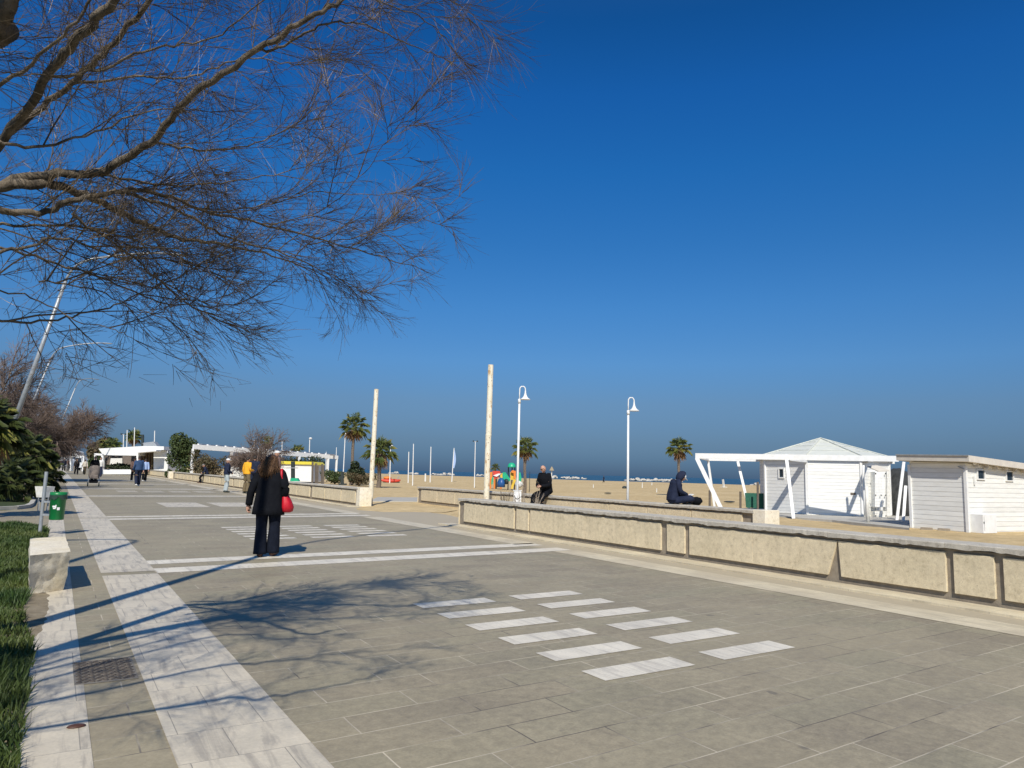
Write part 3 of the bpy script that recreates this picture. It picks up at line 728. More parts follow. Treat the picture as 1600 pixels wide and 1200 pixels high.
LIMBS = [
 ([(-30, 296, 5.5), (75, 272, 5.7), (150, 272, 5.8), (235, 222, 5.9), (300, 150, 6.1), (400, 80, 6.4), (480, 30, 6.6), (545, -5, 6.9), (610, -40, 7.1)], .050, .012, 1),
 ([(400, 82, 6.4), (450, 68, 6.5), (510, 38, 6.6), (570, 40, 6.9), (640, 68, 7.2), (690, 90, 7.4)], .014, .004, 1),
 ([(545, -5, 6.9), (620, 10, 7.1), (680, 45, 7.3), (725, 95, 7.5)], .008, .003, 1.2),
 ([(480, 30, 6.6), (560, -10, 6.9), (640, -30, 7.1), (700, -5, 7.3), (735, 30, 7.4)], .008, .003, 1),
 ([(-30, 262, 5.5), (20, 200, 5.5), (75, 120, 5.4), (125, 55, 5.3), (180, 0, 5.3), (240, -60, 5.3)], .040, .026, .7),
 ([(-30, 250, 5.8), (40, 190, 6.0), (110, 130, 6.2), (170, 75, 6.3), (230, 5, 6.4), (262, -50, 6.5)], .030, .018, .7),
 ([(-30, 296, 5.5), (60, 286, 5.6), (120, 300, 5.8), (200, 338, 6.0), (265, 368, 6.2), (330, 380, 6.3), (400, 392, 6.5), (480, 420, 6.8)], .045, .005, 1),
 ([(-30, 322, 5.0), (60, 333, 5.2), (110, 315, 5.3), (190, 300, 5.6), (240, 300, 5.8), (330, 333, 6.2), (420, 352, 6.6), (520, 380, 7.0), (600, 402, 7.3), (655, 420, 7.5)], .026, .004, 1),
 ([(200, 300, 5.7), (290, 335, 5.9), (360, 372, 6.1), (450, 398, 6.4), (520, 430, 6.7), (580, 462, 6.9)], .014, .003, 1),
 ([(-30, 496, 4.5), (60, 503, 4.8), (140, 488, 5.0), (200, 468, 5.3), (270, 438, 5.6), (340, 400, 5.9)], .009, .003, .8),
 ([(-30, 380, 4.7), (70, 405, 4.9), (170, 440, 5.2), (250, 470, 5.5), (330, 480, 5.8), (410, 470, 6.0)], .010, .003, .75),
 ([(110, 335, 5.2), (190, 390, 5.3), (250, 440, 5.4), (300, 480, 5.5), (345, 500, 5.6)], .010, .002, .9),
 ([(-30, 450, 4.4), (50, 465, 4.6), (120, 500, 4.8), (180, 515, 4.9), (210, 528, 5.0)], .006, .002, .6),
 ([(-30, 400, 4.6), (40, 385, 4.8), (100, 372, 5.0), (180, 400, 5.2), (260, 405, 5.5), (340, 430, 5.8), (400, 440, 6.0)], .012, .003, .7),
 ([(-30, 350, 5.2), (70, 352, 5.4), (160, 360, 5.7), (250, 390, 6.0), (330, 430, 6.3), (400, 470, 6.5)], .012, .002, .7),
 ([(60, 440, 4.8), (140, 450, 5.0), (210, 480, 5.2), (270, 500, 5.3), (300, 512, 5.4)], .006, .002, .9),
 ([(480, 380, 6.8), (560, 370, 7.1), (640, 350, 7.3), (690, 325, 7.4), (722, 302, 7.5)], .006, .002, 1),
 ([(420, 352, 6.6), (500, 330, 6.9), (560, 280, 7.1), (605, 220, 7.2), (640, 172, 7.3)], .006, .002, 1),
 ([(235, 222, 5.9), (320, 235, 6.1), (400, 225, 6.4), (470, 185, 6.6), (525, 155, 6.8)], .012, .002, 1.1),
 ([(150, 272, 5.8), (260, 290, 6.1), (360, 285, 6.4), (460, 265, 6.7), (560, 240, 7.0)], .012, .002, 1.1),
 ([(330, 333, 6.2), (410, 320, 6.5), (500, 300, 6.8), (590, 305, 7.0), (650, 290, 7.2)], .008, .002, 1),
 ([(75, 120, 5.4), (150, 110, 5.6), (240, 75, 5.9), (330, 60, 6.2), (420, -5, 6.5)], .014, .005, 1),
 ([(110, 130, 6.2), (210, 120, 6.5), (300, 118, 6.8), (380, 90, 7.1), (450, 100, 7.4), (500, 90, 7.6)], .014, .003, 1.1),
 ([(-30, 150, 5.0), (60, 90, 5.2), (130, 20, 5.4), (160, -40, 5.5)], .016, .008, .8),
 ([(-30, 60, 5.8), (10, 20, 5.8), (25, -50, 5.8)], .07, .06, .5),
 ([(-30, 215, 4.8), (70, 230, 5.0), (160, 200, 5.3), (250, 170, 5.6), (330, 175, 5.9)], .014, .003, 1),
]
kd = lambda y: .60+.36*min(1, max(0, y)/420)
tk = V((-2.7, 3.1, 0)); hub = D(-40, 292, 5.4*kd(292))
lb = MB(); trunk = MB()
tp_ = cat_rom([tk, tk+V((.25, .3, .9)), tk+V((.7, .9, 1.7)), hub], 5)
trunk.tube(tp_, [.15-.095*i/(len(tp_)-1) for i in range(len(tp_))], 14)
tp2 = cat_rom([tk+V((.25, .3, .9)), tk+V((.3, 1.0, 2.2)), D(-60, 70, 5.6*kd(70)), D(-8, 30, 5.7*kd(30))], 5)
trunk.tube(tp2, [.10-.05*i/(len(tp2)-1) for i in range(len(tp2))], 12)
tp3 = cat_rom([tk+V((.25, .3, .9)), tk+V((-.8, .3, 2.4)), tk+V((-1.8, .9, 4.0)), tk+V((-2.4, 1.4, 5.6))], 5)
trunk.tube(tp3, [.14-.10*i/(len(tp3)-1) for i in range(len(tp3))], 10)
trunk.build('trunk', M['bark'], troot, smooth=True)
T1, T2, T3 = Twigs(2.2), Twigs(2.2), Twigs(2.2)
extra = []
for P_ in ([(-330, -60, 2.3), (-80, -230, 2.3), (180, -290, 2.4), (420, -280, 2.5)], [(-300, 40, 2.0), (-150, -120, 1.9), (40, -260, 1.9), (260, -330, 2.0), (430, -350, 2.2)],
           [(-320, -200, 3.0), (-60, -320, 3.0), (220, -330, 3.1), (520, -300, 3.3), (700, -240, 3.6)], [(-330, -300, 2.6), (-100, -420, 2.5), (100, -480, 2.4)]):
    extra.append(cat_rom([tk+V((.2, .3, 1.6))] + [D(*p) for p in P_], 5))
NX = len(extra)
for i in range(9):   # limbs over the lawn, out of the frame
    a = R.uniform(-2.6, -.3) if i % 2 else R.uniform(2.4, 3.6); s = tk+V((-.4, .4, 2.2))
    d = V((math.cos(a), math.sin(a)*.5, .9)).normalized(); extra.append(grow(s, d, 3.6, 7, .22, .0))
KW = 1.0
def whip(p, d, L, w=.0024):
    w *= KW
    q2 = grow(p, d, L, 3, .09, R.uniform(-.07, .06)); (T2 if R.random() < .86 else T3).tw(q2, w, w*.45, 3)
    for _ in range(R.choice((1, 2, 2, 3))):
        m_ = q2[R.choice((1, 2, 2))]; d3 = deflect((q2[-1]-q2[0]).normalized(), rad(R.uniform(12, 45))); T2.tw([m_, m_+d3*R.uniform(.05, .18)], w*.6, w*.36, 3)
def sub(pts, dens, L0=1.0, lvl=0):
    for i in range(len(pts)-1):
        a, c = pts[i], pts[i+1]; t = (c-a); ln = t.length
        if ln < 1e-5: continue
        t.normalize(); u = i/(len(pts)-1)
        nn = ln*dens; k_ = int(nn)+(1 if R.random() < nn-int(nn) else 0)
        for _ in range(k_):
            p = a+(c-a)*R.random(); L = L0*R.uniform(.45, 1.2)*(1-.42*u)
            d = deflect(t, rad(R.uniform(15, 58))); d.z += R.uniform(-.22, .20); d.normalize()
            q = grow(p, d, L, 6, .11, R.uniform(-.05, .055))
            if lvl == 0:
                T1.tw(q, (.0030+.0042*L)*KW, .0017*KW, 4); sub(q, 7.2, L*.5, 1)
                for j in range(1, 7): whip(q[j], deflect((q[j]-q[j-1]).normalized(), rad(R.uniform(10, 45))), R.uniform(.14, .42))
            else:
                T1.tw(q, .0028*KW, .0013*KW, 3)
                for j in range(1, 7):
                    for _ in range(R.choice((0, 1, 1, 2))): whip(q[j], deflect((q[j]-q[j-1]).normalized(), rad(R.uniform(12, 45))), R.uniform(.10, .32), .0021)
for P, r0, r1, dn in LIMBS:
    pts = cat_rom([D(p[0], p[1], p[2]*kd(p[1])) for p in P], 6); ks = kd(sum(p[1] for p in P)/len(P)); r0 *= ks; r1 *= ks
    for q in pts: q += rdir()*.012
    lb.tube(pts, [r0+(r1-r0)*(i/(len(pts)-1))**.8 for i in range(len(pts))], 8)
    KW = ks**1.1; sub(pts, 5.9*dn, (.92 if r1 < .006 else .88)*ks)
    # the tip ends in fine whips
    for _ in range(5):
        q = grow(pts[-1], (pts[-1]-pts[-3]).normalized(), R.uniform(.15, .4), 3, .25, 0); T2.tw(q, .0024, .0010, 3)
KW = .8
sub(tp_[7:], 4.5, .75); sub(tp2[7:], 4.0, .7)
for k_, e in enumerate(extra):
    e = [p+rdir()*.025 for p in e]
    lb.tube(e, [(.022 if k_ < NX else .042)-(.018 if k_ < NX else .036)*i/(len(e)-1) for i in range(len(e))], 6)
    sub(e[(1 if k_ < NX else 0):], 6.0 if k_ < NX else 1.9, .62 if k_ < NX else 1.0)
lb.build('limb', M['bark'], troot, smooth=True)
for T_q, nm_, mt_ in ((T1, 'branches', 'twig'), (T2, 'twigs', 'twig'), (T3, 'pale_twigs', 'pale_twig')): tag(T_q.build(nm_, M[mt_], troot), kind='stuff')

def far_tree(base, h, spread, label, seed, m=M['ftwig'], r=.22, n1=9, tw=.018, den=1.0, lean=(0, 0)):
    global R
    R0 = R; R = random.Random(seed); base = V(base)
    root = thing('bare_tree', base, label, 'tree')
    b = MB(); Tb, Tt = Twigs(), Twigs(); fork = base+V((lean[0]*.4, lean[1]*.4, h*.28))
    b.tube(cat_rom([base, base+V((lean[0]*.1, lean[1]*.1, h*.14)), fork], 4), [r, r*.95, r*.92, r*.88, r*.85, r*.82, r*.8, r*.78, r*.75], 10)
    for i in range(n1):
        a = 6.283*i/n1+R.uniform(-.3, .3); el = R.uniform(.25, 1.25)
        d = V((math.cos(a)*math.cos(el), math.sin(a)*math.cos(el), math.sin(el)*.9)) + V((lean[0]*.25/h*3, lean[1]*.25/h*3, 0)); d.normalize()
        L = (spread if el < .7 else h*.62)*R.uniform(.75, 1.0)
        q = grow(fork, d, L, 8, .16, -.015 if el < .7 else 0); b.tube(q, [r*.55*(1-.85*k_/8) for k_ in range(9)], 6)
        for j in range(1, 9):
            t = (q[j]-q[j-1]).normalized()
            for _ in range(4):
                d2 = deflect(t, rad(R.uniform(25, 70))); q2 = grow(q[j], d2, L*R.uniform(.25, .5), 5, .2, R.uniform(-.05, .05)); Tb.tw(q2, tw*1.8, tw*.7, 3)
                for k_ in range(1, 6):
                    for _ in range(int(4*den)):
                        d3 = deflect((q2[k_]-q2[k_-1]).normalized(), rad(R.uniform(15, 60))); L3 = h*R.uniform(.04, .11)
                        q3 = grow(q2[k_], d3, L3, 2, .15, -.04); Tt.tw(q3, tw*.55, tw*.3, 3)
                        d4 = deflect(d3, .5); Tt.tw([q3[1], q3[1]+d4*L3*.5], tw*.4, tw*.25, 3)
    b.build('trunk', M['bark'], root, smooth=True); tag(Tb.build('branches', m, root), kind='stuff'); Tt.build('crown', m, root)
    R = R0; return root
far_tree((-1.9, 68, 0), 8.3, 4.9, 'reddish brown bare tree with a dense round crown beyond the fan palms', 3, lean=(1.2, -.3), tw=.023, den=1.9, n1=12)
far_tree((-4.6, 47, 0), 8.0, 4.0, 'bare tree cut by the left edge, behind the leaning lamp post', 5, tw=.018, lean=(.3, 0), den=1.5, n1=11)
far_tree((-3.4, 105, 0), 8.6, 5, 'farther bare tree low behind the round crowned one', 8, tw=.03, n1=7)
gp = V((13.4, 60.5, 0))
far_tree((gp.x, gp.y, 0), 4.9, 1.9, 'leafless grey shrub behind the low wall above the sitting man', 11, tw=.014, r=.06, n1=16, den=.8)

def leafcloud(b, c, r, n, ls, lobes=7, seed=0, flat=.55, squash=1.0):
    rr = random.Random(seed); c = V(c); r = V(r)
    L = [(V((rr.uniform(-.55, .55), rr.uniform(-.55, .55), rr.uniform(-.5, .55))), rr.uniform(.38, .6)) for _ in range(lobes)]
    vs = []; fs = []
    for i in range(n):
        lc, lr = rr.choice(L)
        while True:
            q = V((rr.uniform(-1, 1), rr.uniform(-1, 1), rr.uniform(-1, 1)))
            if .2 < q.length < 1: break
        q = q.normalized()*(rr.random()**.35)
        p = lc+q*lr
        p = V((p.x*r.x, p.y*r.y, p.z*r.z))+c
        s = ls*rr.uniform(.6, 1.4); a = V((rr.gauss(0, 1), rr.gauss(0, 1), rr.gauss(0, 1))).normalized(); e = a.cross(V((rr.gauss(0, 1), rr.gauss(0, 1), rr.gauss(0, 1)))).normalized()
        k = len(vs); vs += [p-a*s, p+e*s*flat, p+a*s, p-e*s*flat]; fs.append((k, k+1, k+2, k+3))
    b.add(vs, fs)
def bush(base, w, h, label, m='bush', n=1800, ls=.09, seed=1, name='bush', depth=None, group=None, lobes=8):
    root = thing(name, base, label, 'bush' if name == 'bush' else name.replace('_', ' '), group=group)
    b = MB(); rr = random.Random(seed); d_ = depth or w*.8
    for i in range(7):
        a = rr.uniform(0, 6.28); e = V((math.cos(a)*w*.3, math.sin(a)*d_*.3, h*.75)); b.tube([V(base), V(base)+e*.5+V((0, 0, .1)), V(base)+e], [.04, .025, .01], 5)
    b.build('stem', M['bark'], root)
    b = MB(); leafcloud(b, V(base)+V((0, 0, h*.52)), (w*.52, d_*.52, h*.52), n, ls, lobes, seed); b.build('foliage', M[m], root); return root
FH = V((math.sin(YAW), math.cos(YAW), 0)); RH = V((math.cos(YAW), -math.sin(YAW), 0))
def VP(px, py, d): return PL(px, py, FH*d, FH)      # point on the upright plane d metres ahead
def gd(px, d): p = VP(px, 740, d); return V((p.x, p.y, 0))
def bush_px(px, w_px, ytop, d, label, **k):
    p = gd(px, d); h = VP(px, ytop, d).z; return bush(p, w_px*d/FPX, h, label, **k)
bush_px(284, 60, 679, 90, 'tall round dark green bush at the left end of the bare shrub', n=5200, ls=.16, seed=3)
bush_px(312, 34, 703, 74, 'dry brown bush between the tall green bush and the bare shrub', m='bush_brown', n=1500, ls=.1, seed=4)
bush_px(336, 60, 712, 72, 'tangled brown shrub filling the ground under the bare shrub', m='bush_brown', n=2200, ls=.1, seed=14)
bush_px(372, 34, 706, 92, 'green hedge bush right of the leafless shrub', m='hedge', n=1500, ls=.13, seed=5)
bush_px(405, 50, 704, 94, 'dark green hedge behind the man with the white cap and navy coat', m='hedge', n=2200, ls=.13, seed=6)
bush_px(463, 80, 709, 96, 'long dark hedge above the yellow edged shed', m='hedge', n=3000, ls=.13, seed=7)
bush_px(560, 34, 721, 70, 'dark green bush at the foot of the two big palms', m='hedge', n=2200, ls=.12, seed=8)
bush_px(524, 50, 733, 72, 'low grey green scrub left of the tall palm', m='bush', n=1800, ls=.09, seed=9)
bush_px(562, 54, 738, 66, 'low scrub in front of the dark bush by the palms', m='bush_brown', n=1600, ls=.08, seed=10)
bush_px(265, 14, 731, 82, 'small clipped green bush in the gap between the far walls', m='bush', n=700, ls=.07, seed=12)
bush_px(146, 44, 682, 112, 'tall dark brown green evergreen left of the white club roof', m='bush_brown', n=3200, ls=.3, seed=15)
bush_px(150, 26, 712, 104, 'yellow green shrub in front of the dark evergreen', m='bush', n=1000, ls=.2, seed=16)
bush_px(186, 54, 724, 98, 'low bushes inside the white club terrace', m='hedge', n=1500, ls=.15, seed=17)

NB, BW = 12, .8
def fan_palm(loc, h, label, crown=1.0, nleaf=34, skirt=True, group=None, seed=1, young=False, tr=.14, ls=1.0, drop=False, name='palm_tree', yellow=.25):
    rr = random.Random(seed); loc = V(loc); root = thing(name, loc, label, 'palm', group=group)
    b = MB(); n = 9
    pts = [loc+V((.03*math.sin(i*.9), .02*math.cos(i), h*i/n)) for i in range(n+1)]
    b.tube(pts, [tr*(1.25-.35*min(1, i/3)) if i < 8 else tr*1.05 for i in range(n+1)], 10)
    for i in range(26 if h > 1 else 6):
        a = rr.uniform(0, 6.28); z = h*rr.uniform(.1, 1); d = V((math.cos(a), math.sin(a), .6)).normalized(); p = loc+V((0, 0, z))+d*tr*.8; b.bar(p, p+d*tr*.7, .05*tr/.14, .03)
    b.build('trunk', M['palm_trunk'], root)
    G1, G2, G3 = MB(), MB(), MB(); top = loc+V((0, 0, h))
    def leaf(b, el, az, Lp, Lf, nb=None, droopf=.35):
        nb = nb or NB
        d = V((math.cos(az)*math.cos(el), math.sin(az)*math.cos(el), math.sin(el)))
        side = V((-math.sin(az), math.cos(az), 0)); up = side.cross(d)*-1
        if up.z < 0: up = -up
        p0 = top+d*.05; p1 = p0+d*Lp+V((0, 0, -.12*Lp)); b.tube([p0, (p0+p1)/2+up*.02, p1], [.018, .014, .01], 4, cap=False)
        for j in range(nb):
            th = (j/(nb-1)-.5)*math.radians(250 if not drop else 150)
            dd = (d*math.cos(th)+side*math.sin(th)); 
            Lb = Lf*(.62+.38*math.cos(th*.6))*rr.uniform(.85, 1.08)
            fold = up*(.10*abs(math.sin(th))); w = up.cross(dd).normalized()*(.055*Lf+.006)*BW*13/nb
            m_ = p1+dd*Lb*.55+fold*Lb; tip = p1+dd*Lb+fold*Lb*.5+V((0, 0, -droopf*Lb*rr.uniform(.5, 1.2)))
            k = len(b.v); b.add([p1, m_-w, tip, m_+w+up*.015], [(0, 1, 2), (0, 2, 3)])
    for i in range(nleaf):
        u = (i+.5)/nleaf; el = rad(82-112*u**.85+rr.uniform(-11, 11)); az = i*2.39996+rr.uniform(-.2, .2)
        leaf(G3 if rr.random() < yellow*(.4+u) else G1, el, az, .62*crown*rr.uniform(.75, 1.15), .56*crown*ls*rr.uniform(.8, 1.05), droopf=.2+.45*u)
    if skirt:
        for i in range(int(nleaf*.55)):
            el = rad(rr.uniform(-82, -45)); leaf(G2, el, i*2.39996, .4*crown, .5*crown, 9, .5)
    G1.build('crown', M['dwarf_leaf' if name == 'dwarf_palm' else 'palm_leaf'], root)
    if G3.v: G3.build('yellow_fronds', M['palm_yellow'], root)  # the yellow leaves, picked at random, more of them low in the crown
    if G2.v: G2.build('dead_fronds', M['palm_dead'], root)
    return root
def palm_px(px, ybase, ytop, ymid, d, label, crown_px, **k):
    # ymid: where the trunk ends; crown reaches ytop
    p = VP(px, ybase, d); p.z = 0; h = VP(px, ymid, d).z
    return fan_palm(p, h, label, crown=crown_px*d/FPX/2/.95, **k)
gpn = 'fan palms on the beach'
palm_px(549.5, 745, 642, 666, 70, 'tall slim fan palm left of the leaning white post, dead fronds below', 46, seed=2, group=gpn, nleaf=24, tr=.15)
palm_px(592, 752, 674, 704, 62, 'full crowned fan palm partly hidden by the first white post', 50, seed=3, group=gpn, nleaf=30, tr=.17)
palm_px(820, 752, 676, 699, 50, 'fan palm just right of the white lamp near the playground', 37, seed=4, group=gpn, nleaf=28, tr=.11)
palm_px(1061, 756, 684, 700, 60, 'fan palm standing above the hooded man', 37, seed=5, group=gpn, nleaf=28, tr=.12, yellow=.5)
palm_px(774, 742, 723, 730, 120, 'small far palm left of the green playground canopy', 14, seed=6, group=gpn, nleaf=22, skirt=False)
palm_px(205, 735, 668, 682, 125, 'fan palm behind the white club roof between two poles', 24, seed=7, group=gpn, nleaf=30, tr=.3, ls=1.1)
palm_px(415, 735, 680, 690, 120, 'ragged palm behind the long white pergola', 20, seed=8, group=gpn, nleaf=18, tr=.3)
palm_px(464, 735, 697, 706, 120, 'low wide palm rising over the right part of the pergola', 26, seed=9, group=gpn, nleaf=24, skirt=False, tr=.3)
palm_px(170, 735, 684, 698, 104, 'squat palm left of the club roof behind the dark evergreen', 34, seed=10, group=gpn, nleaf=30, skirt=False, tr=.3)
# low palms in the left bed
gl = 'dwarf fan palms in the lawn bed'
def dwarf(loc, h, crown, label, seed, n=30, dead=False, yellow=.3, tr=.13):
    return fan_palm(loc, h, label, crown=crown, nleaf=n, skirt=dead, group=gl, seed=seed, name='dwarf_palm', ls=.82, yellow=yellow*.6, tr=tr)
def lp(px, d): p = VP(px, 760, d); return V((p.x, p.y, 0))
NB, BW = 22, .42
dwarf(lp(-34, 19.0), 2.35, .98, 'nearest dwarf palm with orange dead fronds, cut by the left edge', 21, 80, True, .35)
dwarf(lp(42, 29), 1.75, 1.0, 'tallest dwarf palm of the cluster, in front of the bare tree', 22, 64, yellow=.35)
dwarf(lp(18, 27), .75, 1.05, 'low dark dwarf palm at the front of the cluster, shading the lawn', 23, 56, yellow=.05)
dwarf(lp(58, 31), .9, .95, 'dwarf palm nearest the paving, on the right of the cluster', 24, 50)
dwarf(lp(36, 30), .5, 1.0, 'short dwarf palm in the middle of the cluster', 25, 44, yellow=.05)
dwarf(lp(-6, 30), 1.2, 1.1, 'dwarf palm at the back of the cluster by the left edge', 26, 44, yellow=.1)
# pale planter box by the post
pp = VP(68, 784, 22.5); root = thing('planter_box', (pp.x, pp.y, 0), 'small pale open box on thin legs behind the grey post', 'box', rz=-.1)
zt2, zb2 = hgt(pp, 760), hgt(pp, 777)
b = MB(); w_ = .17; zm = zb2
b.loft([((0, 0, zm), w_*1.15, w_), ((0, 0, zt2), w_*1.55, w_*1.4), ((0, 0, zt2), w_*1.35, w_*1.2), ((0, 0, zm+.03), w_*1.0, w_*.85)], 4); b.build('box', M['white_d'], root, local=True)
for sx in (-1, 1):
    for sy in (-1, 1):
        b = MB(); b.bar((sx*.11, sy*.11, 0), (sx*.13, sy*.13, zm+.02), .02); b.build('leg', M['galv'], root, local=True)

# dry shrubs between the walls
def dry_shrub(p, h, label, n, m, seed, w=.25):
    rr = random.Random(seed); p = V(p); b = MB()
    for i in range(n):
        a = rr.uniform(0, 6.28); q = p+V((math.cos(a)*w*.4, math.sin(a)*w*.4, 0)); e = q+V((math.cos(a)*w*rr.uniform(.1, 1), math.sin(a)*w*rr.uniform(.1, 1), h*rr.uniform(.6, 1)))
        mm = (q+e)/2+V((rr.uniform(-.06, .06), rr.uniform(-.06, .06), 0)); b.tube([q, mm, e], [.012, .010, .005], 4)
        for _ in range(3): f_ = mm+(e-mm)*rr.random(); b.tube([f_, f_+V((rr.uniform(-.12, .12), rr.uniform(-.12, .12), rr.uniform(.02, .16)))], [.006, .003], 3)
    solo(b, 'dry_shrub', M[m], label, 'shrub', 'dry shrubs by the white cabinet', base=p)
dry_shrub(gd(788.5, 21.6)+V((0, 0, 0)), 1.0, 'thick grey stemmed shrub left of the white cabinet', 16, 'bark', 4, .16)
dry_shrub(gd(822, 21.8), 1.25, 'thin dry stems right of the white cabinet', 16, 'pale_twig', 5, .45)

# ================================================================ BEACH HUTS
def fpoly(b, pts, d, th, k=None):
    a = [VP(x, y, d) for x, y in pts]; c = [p+FH*th for p in a]; n = len(a)
    return b.add(a+c, [tuple(range(n)), tuple(reversed(range(n, 2*n)))]+[(i, n+i, n+(i+1) % n, (i+1) % n) for i in range(n)], k)
# octagonal kiosk
S = 1.03; Bc = V((26.58, 19.49, 0))*S; Cc = V((28.07, 18.04, 0))*S
a_ = (Cc-Bc).length; e_ = (Cc-Bc).normalized(); nin = V((-e_.y, e_.x, 0)); nin = nin if nin.dot(FH) > 0 else -nin
cen = (Bc+Cc)/2+nin*a_*1.2071; rO = a_/(2*math.sin(math.pi/8)); az0 = math.atan2((Bc-cen).y, (Bc-cen).x)
oc = lambda r, z, i: V((cen.x+r*math.cos(az0+i*math.pi/4), cen.y+r*math.sin(az0+i*math.pi/4), z))
# which way is C from B
sg = 1 if (oc(rO, 0, 1)-Cc).length < (oc(rO, 0, -1)-Cc).length else -1
O = lambda r, z, i: oc(r, z, sg*i)
zE = hgt(Bc, 713.5); zA = hgt(cen, 685)
root = thing('beach_kiosk', cen, 'white octagonal wooden kiosk with a pale pointed roof', 'kiosk')
b = MB(); b.prism([O(rO, 0, i) for i in range(8)], -.1, zE-.02); b.build('wall', M['boards'], root)
b = MB(); b.prism([O(rO+.05, 0, i) for i in range(8)], -.1, .10); b.build('plinth', M['white_d'], root)
for i in (0, 1, 2, 7):
    b = MB(); p = O(rO+.01, 0, i); b.bar(p+V((0, 0, .1)), p+V((0, 0, zE-.03)), .1, .1, up=(p-cen).normalized()); b.build('corner_post', M['white'], root)
ro = rO+.24
b = MB(); apx = V((cen.x, cen.y, zA)); vs = [O(ro, zE+.03, i) for i in range(8)]+[apx]; b.add(vs, [(i, (i+1) % 8, 8) for i in range(8)]+[tuple(reversed(range(8)))])
rf = b.build('roof', M['roofm'], root)
b = MB()
for i in range(8): b.bar(O(ro, zE+.06, i), apx+V((0, 0, .03)), .06, .03)
b.build('hip_ridge', M['roofm'], rf)
b = MB()
for i in range(8):
    for t in (.3, .55, .78):
        p, q = O(ro, zE+.045, i), O(ro, zE+.045, i+1); b.bar(p+(apx-p)*t+V((0, 0, .012)), q+(apx-q)*t+V((0, 0, .012)), .02, .02)
b.build('roof_seam', M['roofm'], rf)
for i in range(8):
    b = MB(); b.bar(O(ro, zE+.01, i), O(ro, zE+.01, i+1), .03, .13); b.build('fascia', M['white'], root)
# window in the left face
nL = (O(rO, 0, 0)+O(rO, 0, 7))/2-cen; nL.z = 0; nL.normalize(); PLn = lambda x, y, o=.0: PL(x, y, O(rO, 0, 0)+nL*o, nL)
def framed(root, f, x0, y0, x1, y1, n, fr=.05, proud=.02, glass='glass'):
    A, B_, C_, D_ = f(x0, y0), f(x1, y0), f(x1, y1), f(x0, y1); n = V(n)
    zt, zb = (A.z+B_.z)/2, (C_.z+D_.z)/2; A, B_ = V((A.x, A.y, zt)), V((B_.x, B_.y, zt)); D_, C_ = V((A.x, A.y, zb)), V((B_.x, B_.y, zb))
    t = (B_-A).normalized()
    b = MB(); b.bar(A-t*fr+n*proud+V((0, 0, fr/2)), B_+t*fr+n*proud+V((0, 0, fr/2)), .05, fr); b.bar(D_-t*fr+n*proud-V((0, 0, fr/2)), C_+t*fr+n*proud-V((0, 0, fr/2)), .05, fr)
    b.bar(A-t*fr/2+n*proud, D_-t*fr/2+n*proud, .05, fr, up=t if True else n); b.bar(B_+t*fr/2+n*proud, C_+t*fr/2+n*proud, .05, fr, up=t)
    w = b.build('window', M['white'], root)
    b = MB(); c = (A+C_)/2; b.add([A+n*.012, B_+n*.012, C_+n*.012, D_+n*.012], [(0, 1, 2, 3)]); b.build('pane', M[glass], w); return w
framed(root, lambda x, y: PLn(x, y, .002), 1218, 733, 1224.5, 745.5, nL)
nF = ((O(rO, 0, 0)+O(rO, 0, 1))/2-cen).normalized()
b = MB(); q = PL(1333, 771.5, O(rO, 0, 0)+nF*.01, nF); tt = (O(rO, 0, 1)-O(rO, 0, 0)).normalized(); b.bar(q-tt*.1, q+tt*.1, .03, .09); b.build('vent_grille', M['iron'], root)
# pergola frame
zP = 2.42
def PT(px, d): p = VP(px, 715, d); return V((p.x, p.y, zP))
L0 = PT(1089, 30.9); Rr = PT(1404, 28.2); dB = (Rr-L0).normalized(); nb_ = V((-dB.y, dB.x, 0)); nb_ = nb_ if nb_.dot(FH) > 0 else -nb_
root = thing('pergola', (L0+Rr)/2*1-V((0, 0, zP)), 'white flat pergola frame with slanting legs around the kiosk', 'pergola')
def foot(px, py, z=0): return G(px, py, z)
b = MB(); b.bar(L0-dB*.06, Rr, .12, .22); b.build('front_beam', M['white'], root)
Lb, Tb2 = L0+nb_*4.6, L0+dB*((PT(1229, 29.6)-L0).dot(dB))
b = MB(); b.bar(Lb, Lb+dB*8, .1, .18); b.build('rear_beam', M['white'], root)
b = MB(); b.bar(L0, Lb, .1, .18); b.build('side_beam', M['white'], root)
b = MB(); b.bar(Tb2+nb_*.06, V((Bc.x, Bc.y, zP-.02)), .1, .26); b.build('cross_beam', M['white'], root)
q = L0+dB*((PT(1368, 28.7)-L0).dot(dB)); b = MB(); b.bar(q+nb_*.06, q+nb_*3, .1, .16); b.build('cross_beam', M['white'], root)
def leg(a, c, w, h=None):
    b = MB(); b.bar(a, c, w, h or w, up=dB); b.build('leg', M['white'], root)
leg(L0-V((0, 0, .1)), VP(1131, 803, 30.3), .17, .16)
leg(Tb2-V((0, 0, .1)), V((*G(1240, 811).xy, 0)), .15, .12)
rl = VP(1153, 728, 35.3); leg(V((rl.x, rl.y, zP-.1)), VP(1171, 798, 34.6), .15, .12)
leg(Lb-V((0, 0, .1)), V((*(Lb+dB*.3).xy, 0)), .1)
rr_ = VP(1412, 722, 29.2); leg(V((rr_.x, rr_.y, zP-.1)), VP(1401, 815, 28.9), .18, .1)
leg(VP(1415, 760, 29.1), VP(1411, 817, 28.6), .15, .1)
# deck
b = MB(); pts = [VP(1190, 800, 33.5), G(1185, 806), G(1260, 812), G(1300, 815), G(1421, 828), VP(1421, 810, 36), VP(1300, 800, 40)]
b.prism([(p.x, p.y) for p in pts], -.05, .06)
solo(b, 'deck', M['conc'], 'grey low deck between the kiosk and the right hut', 'deck')
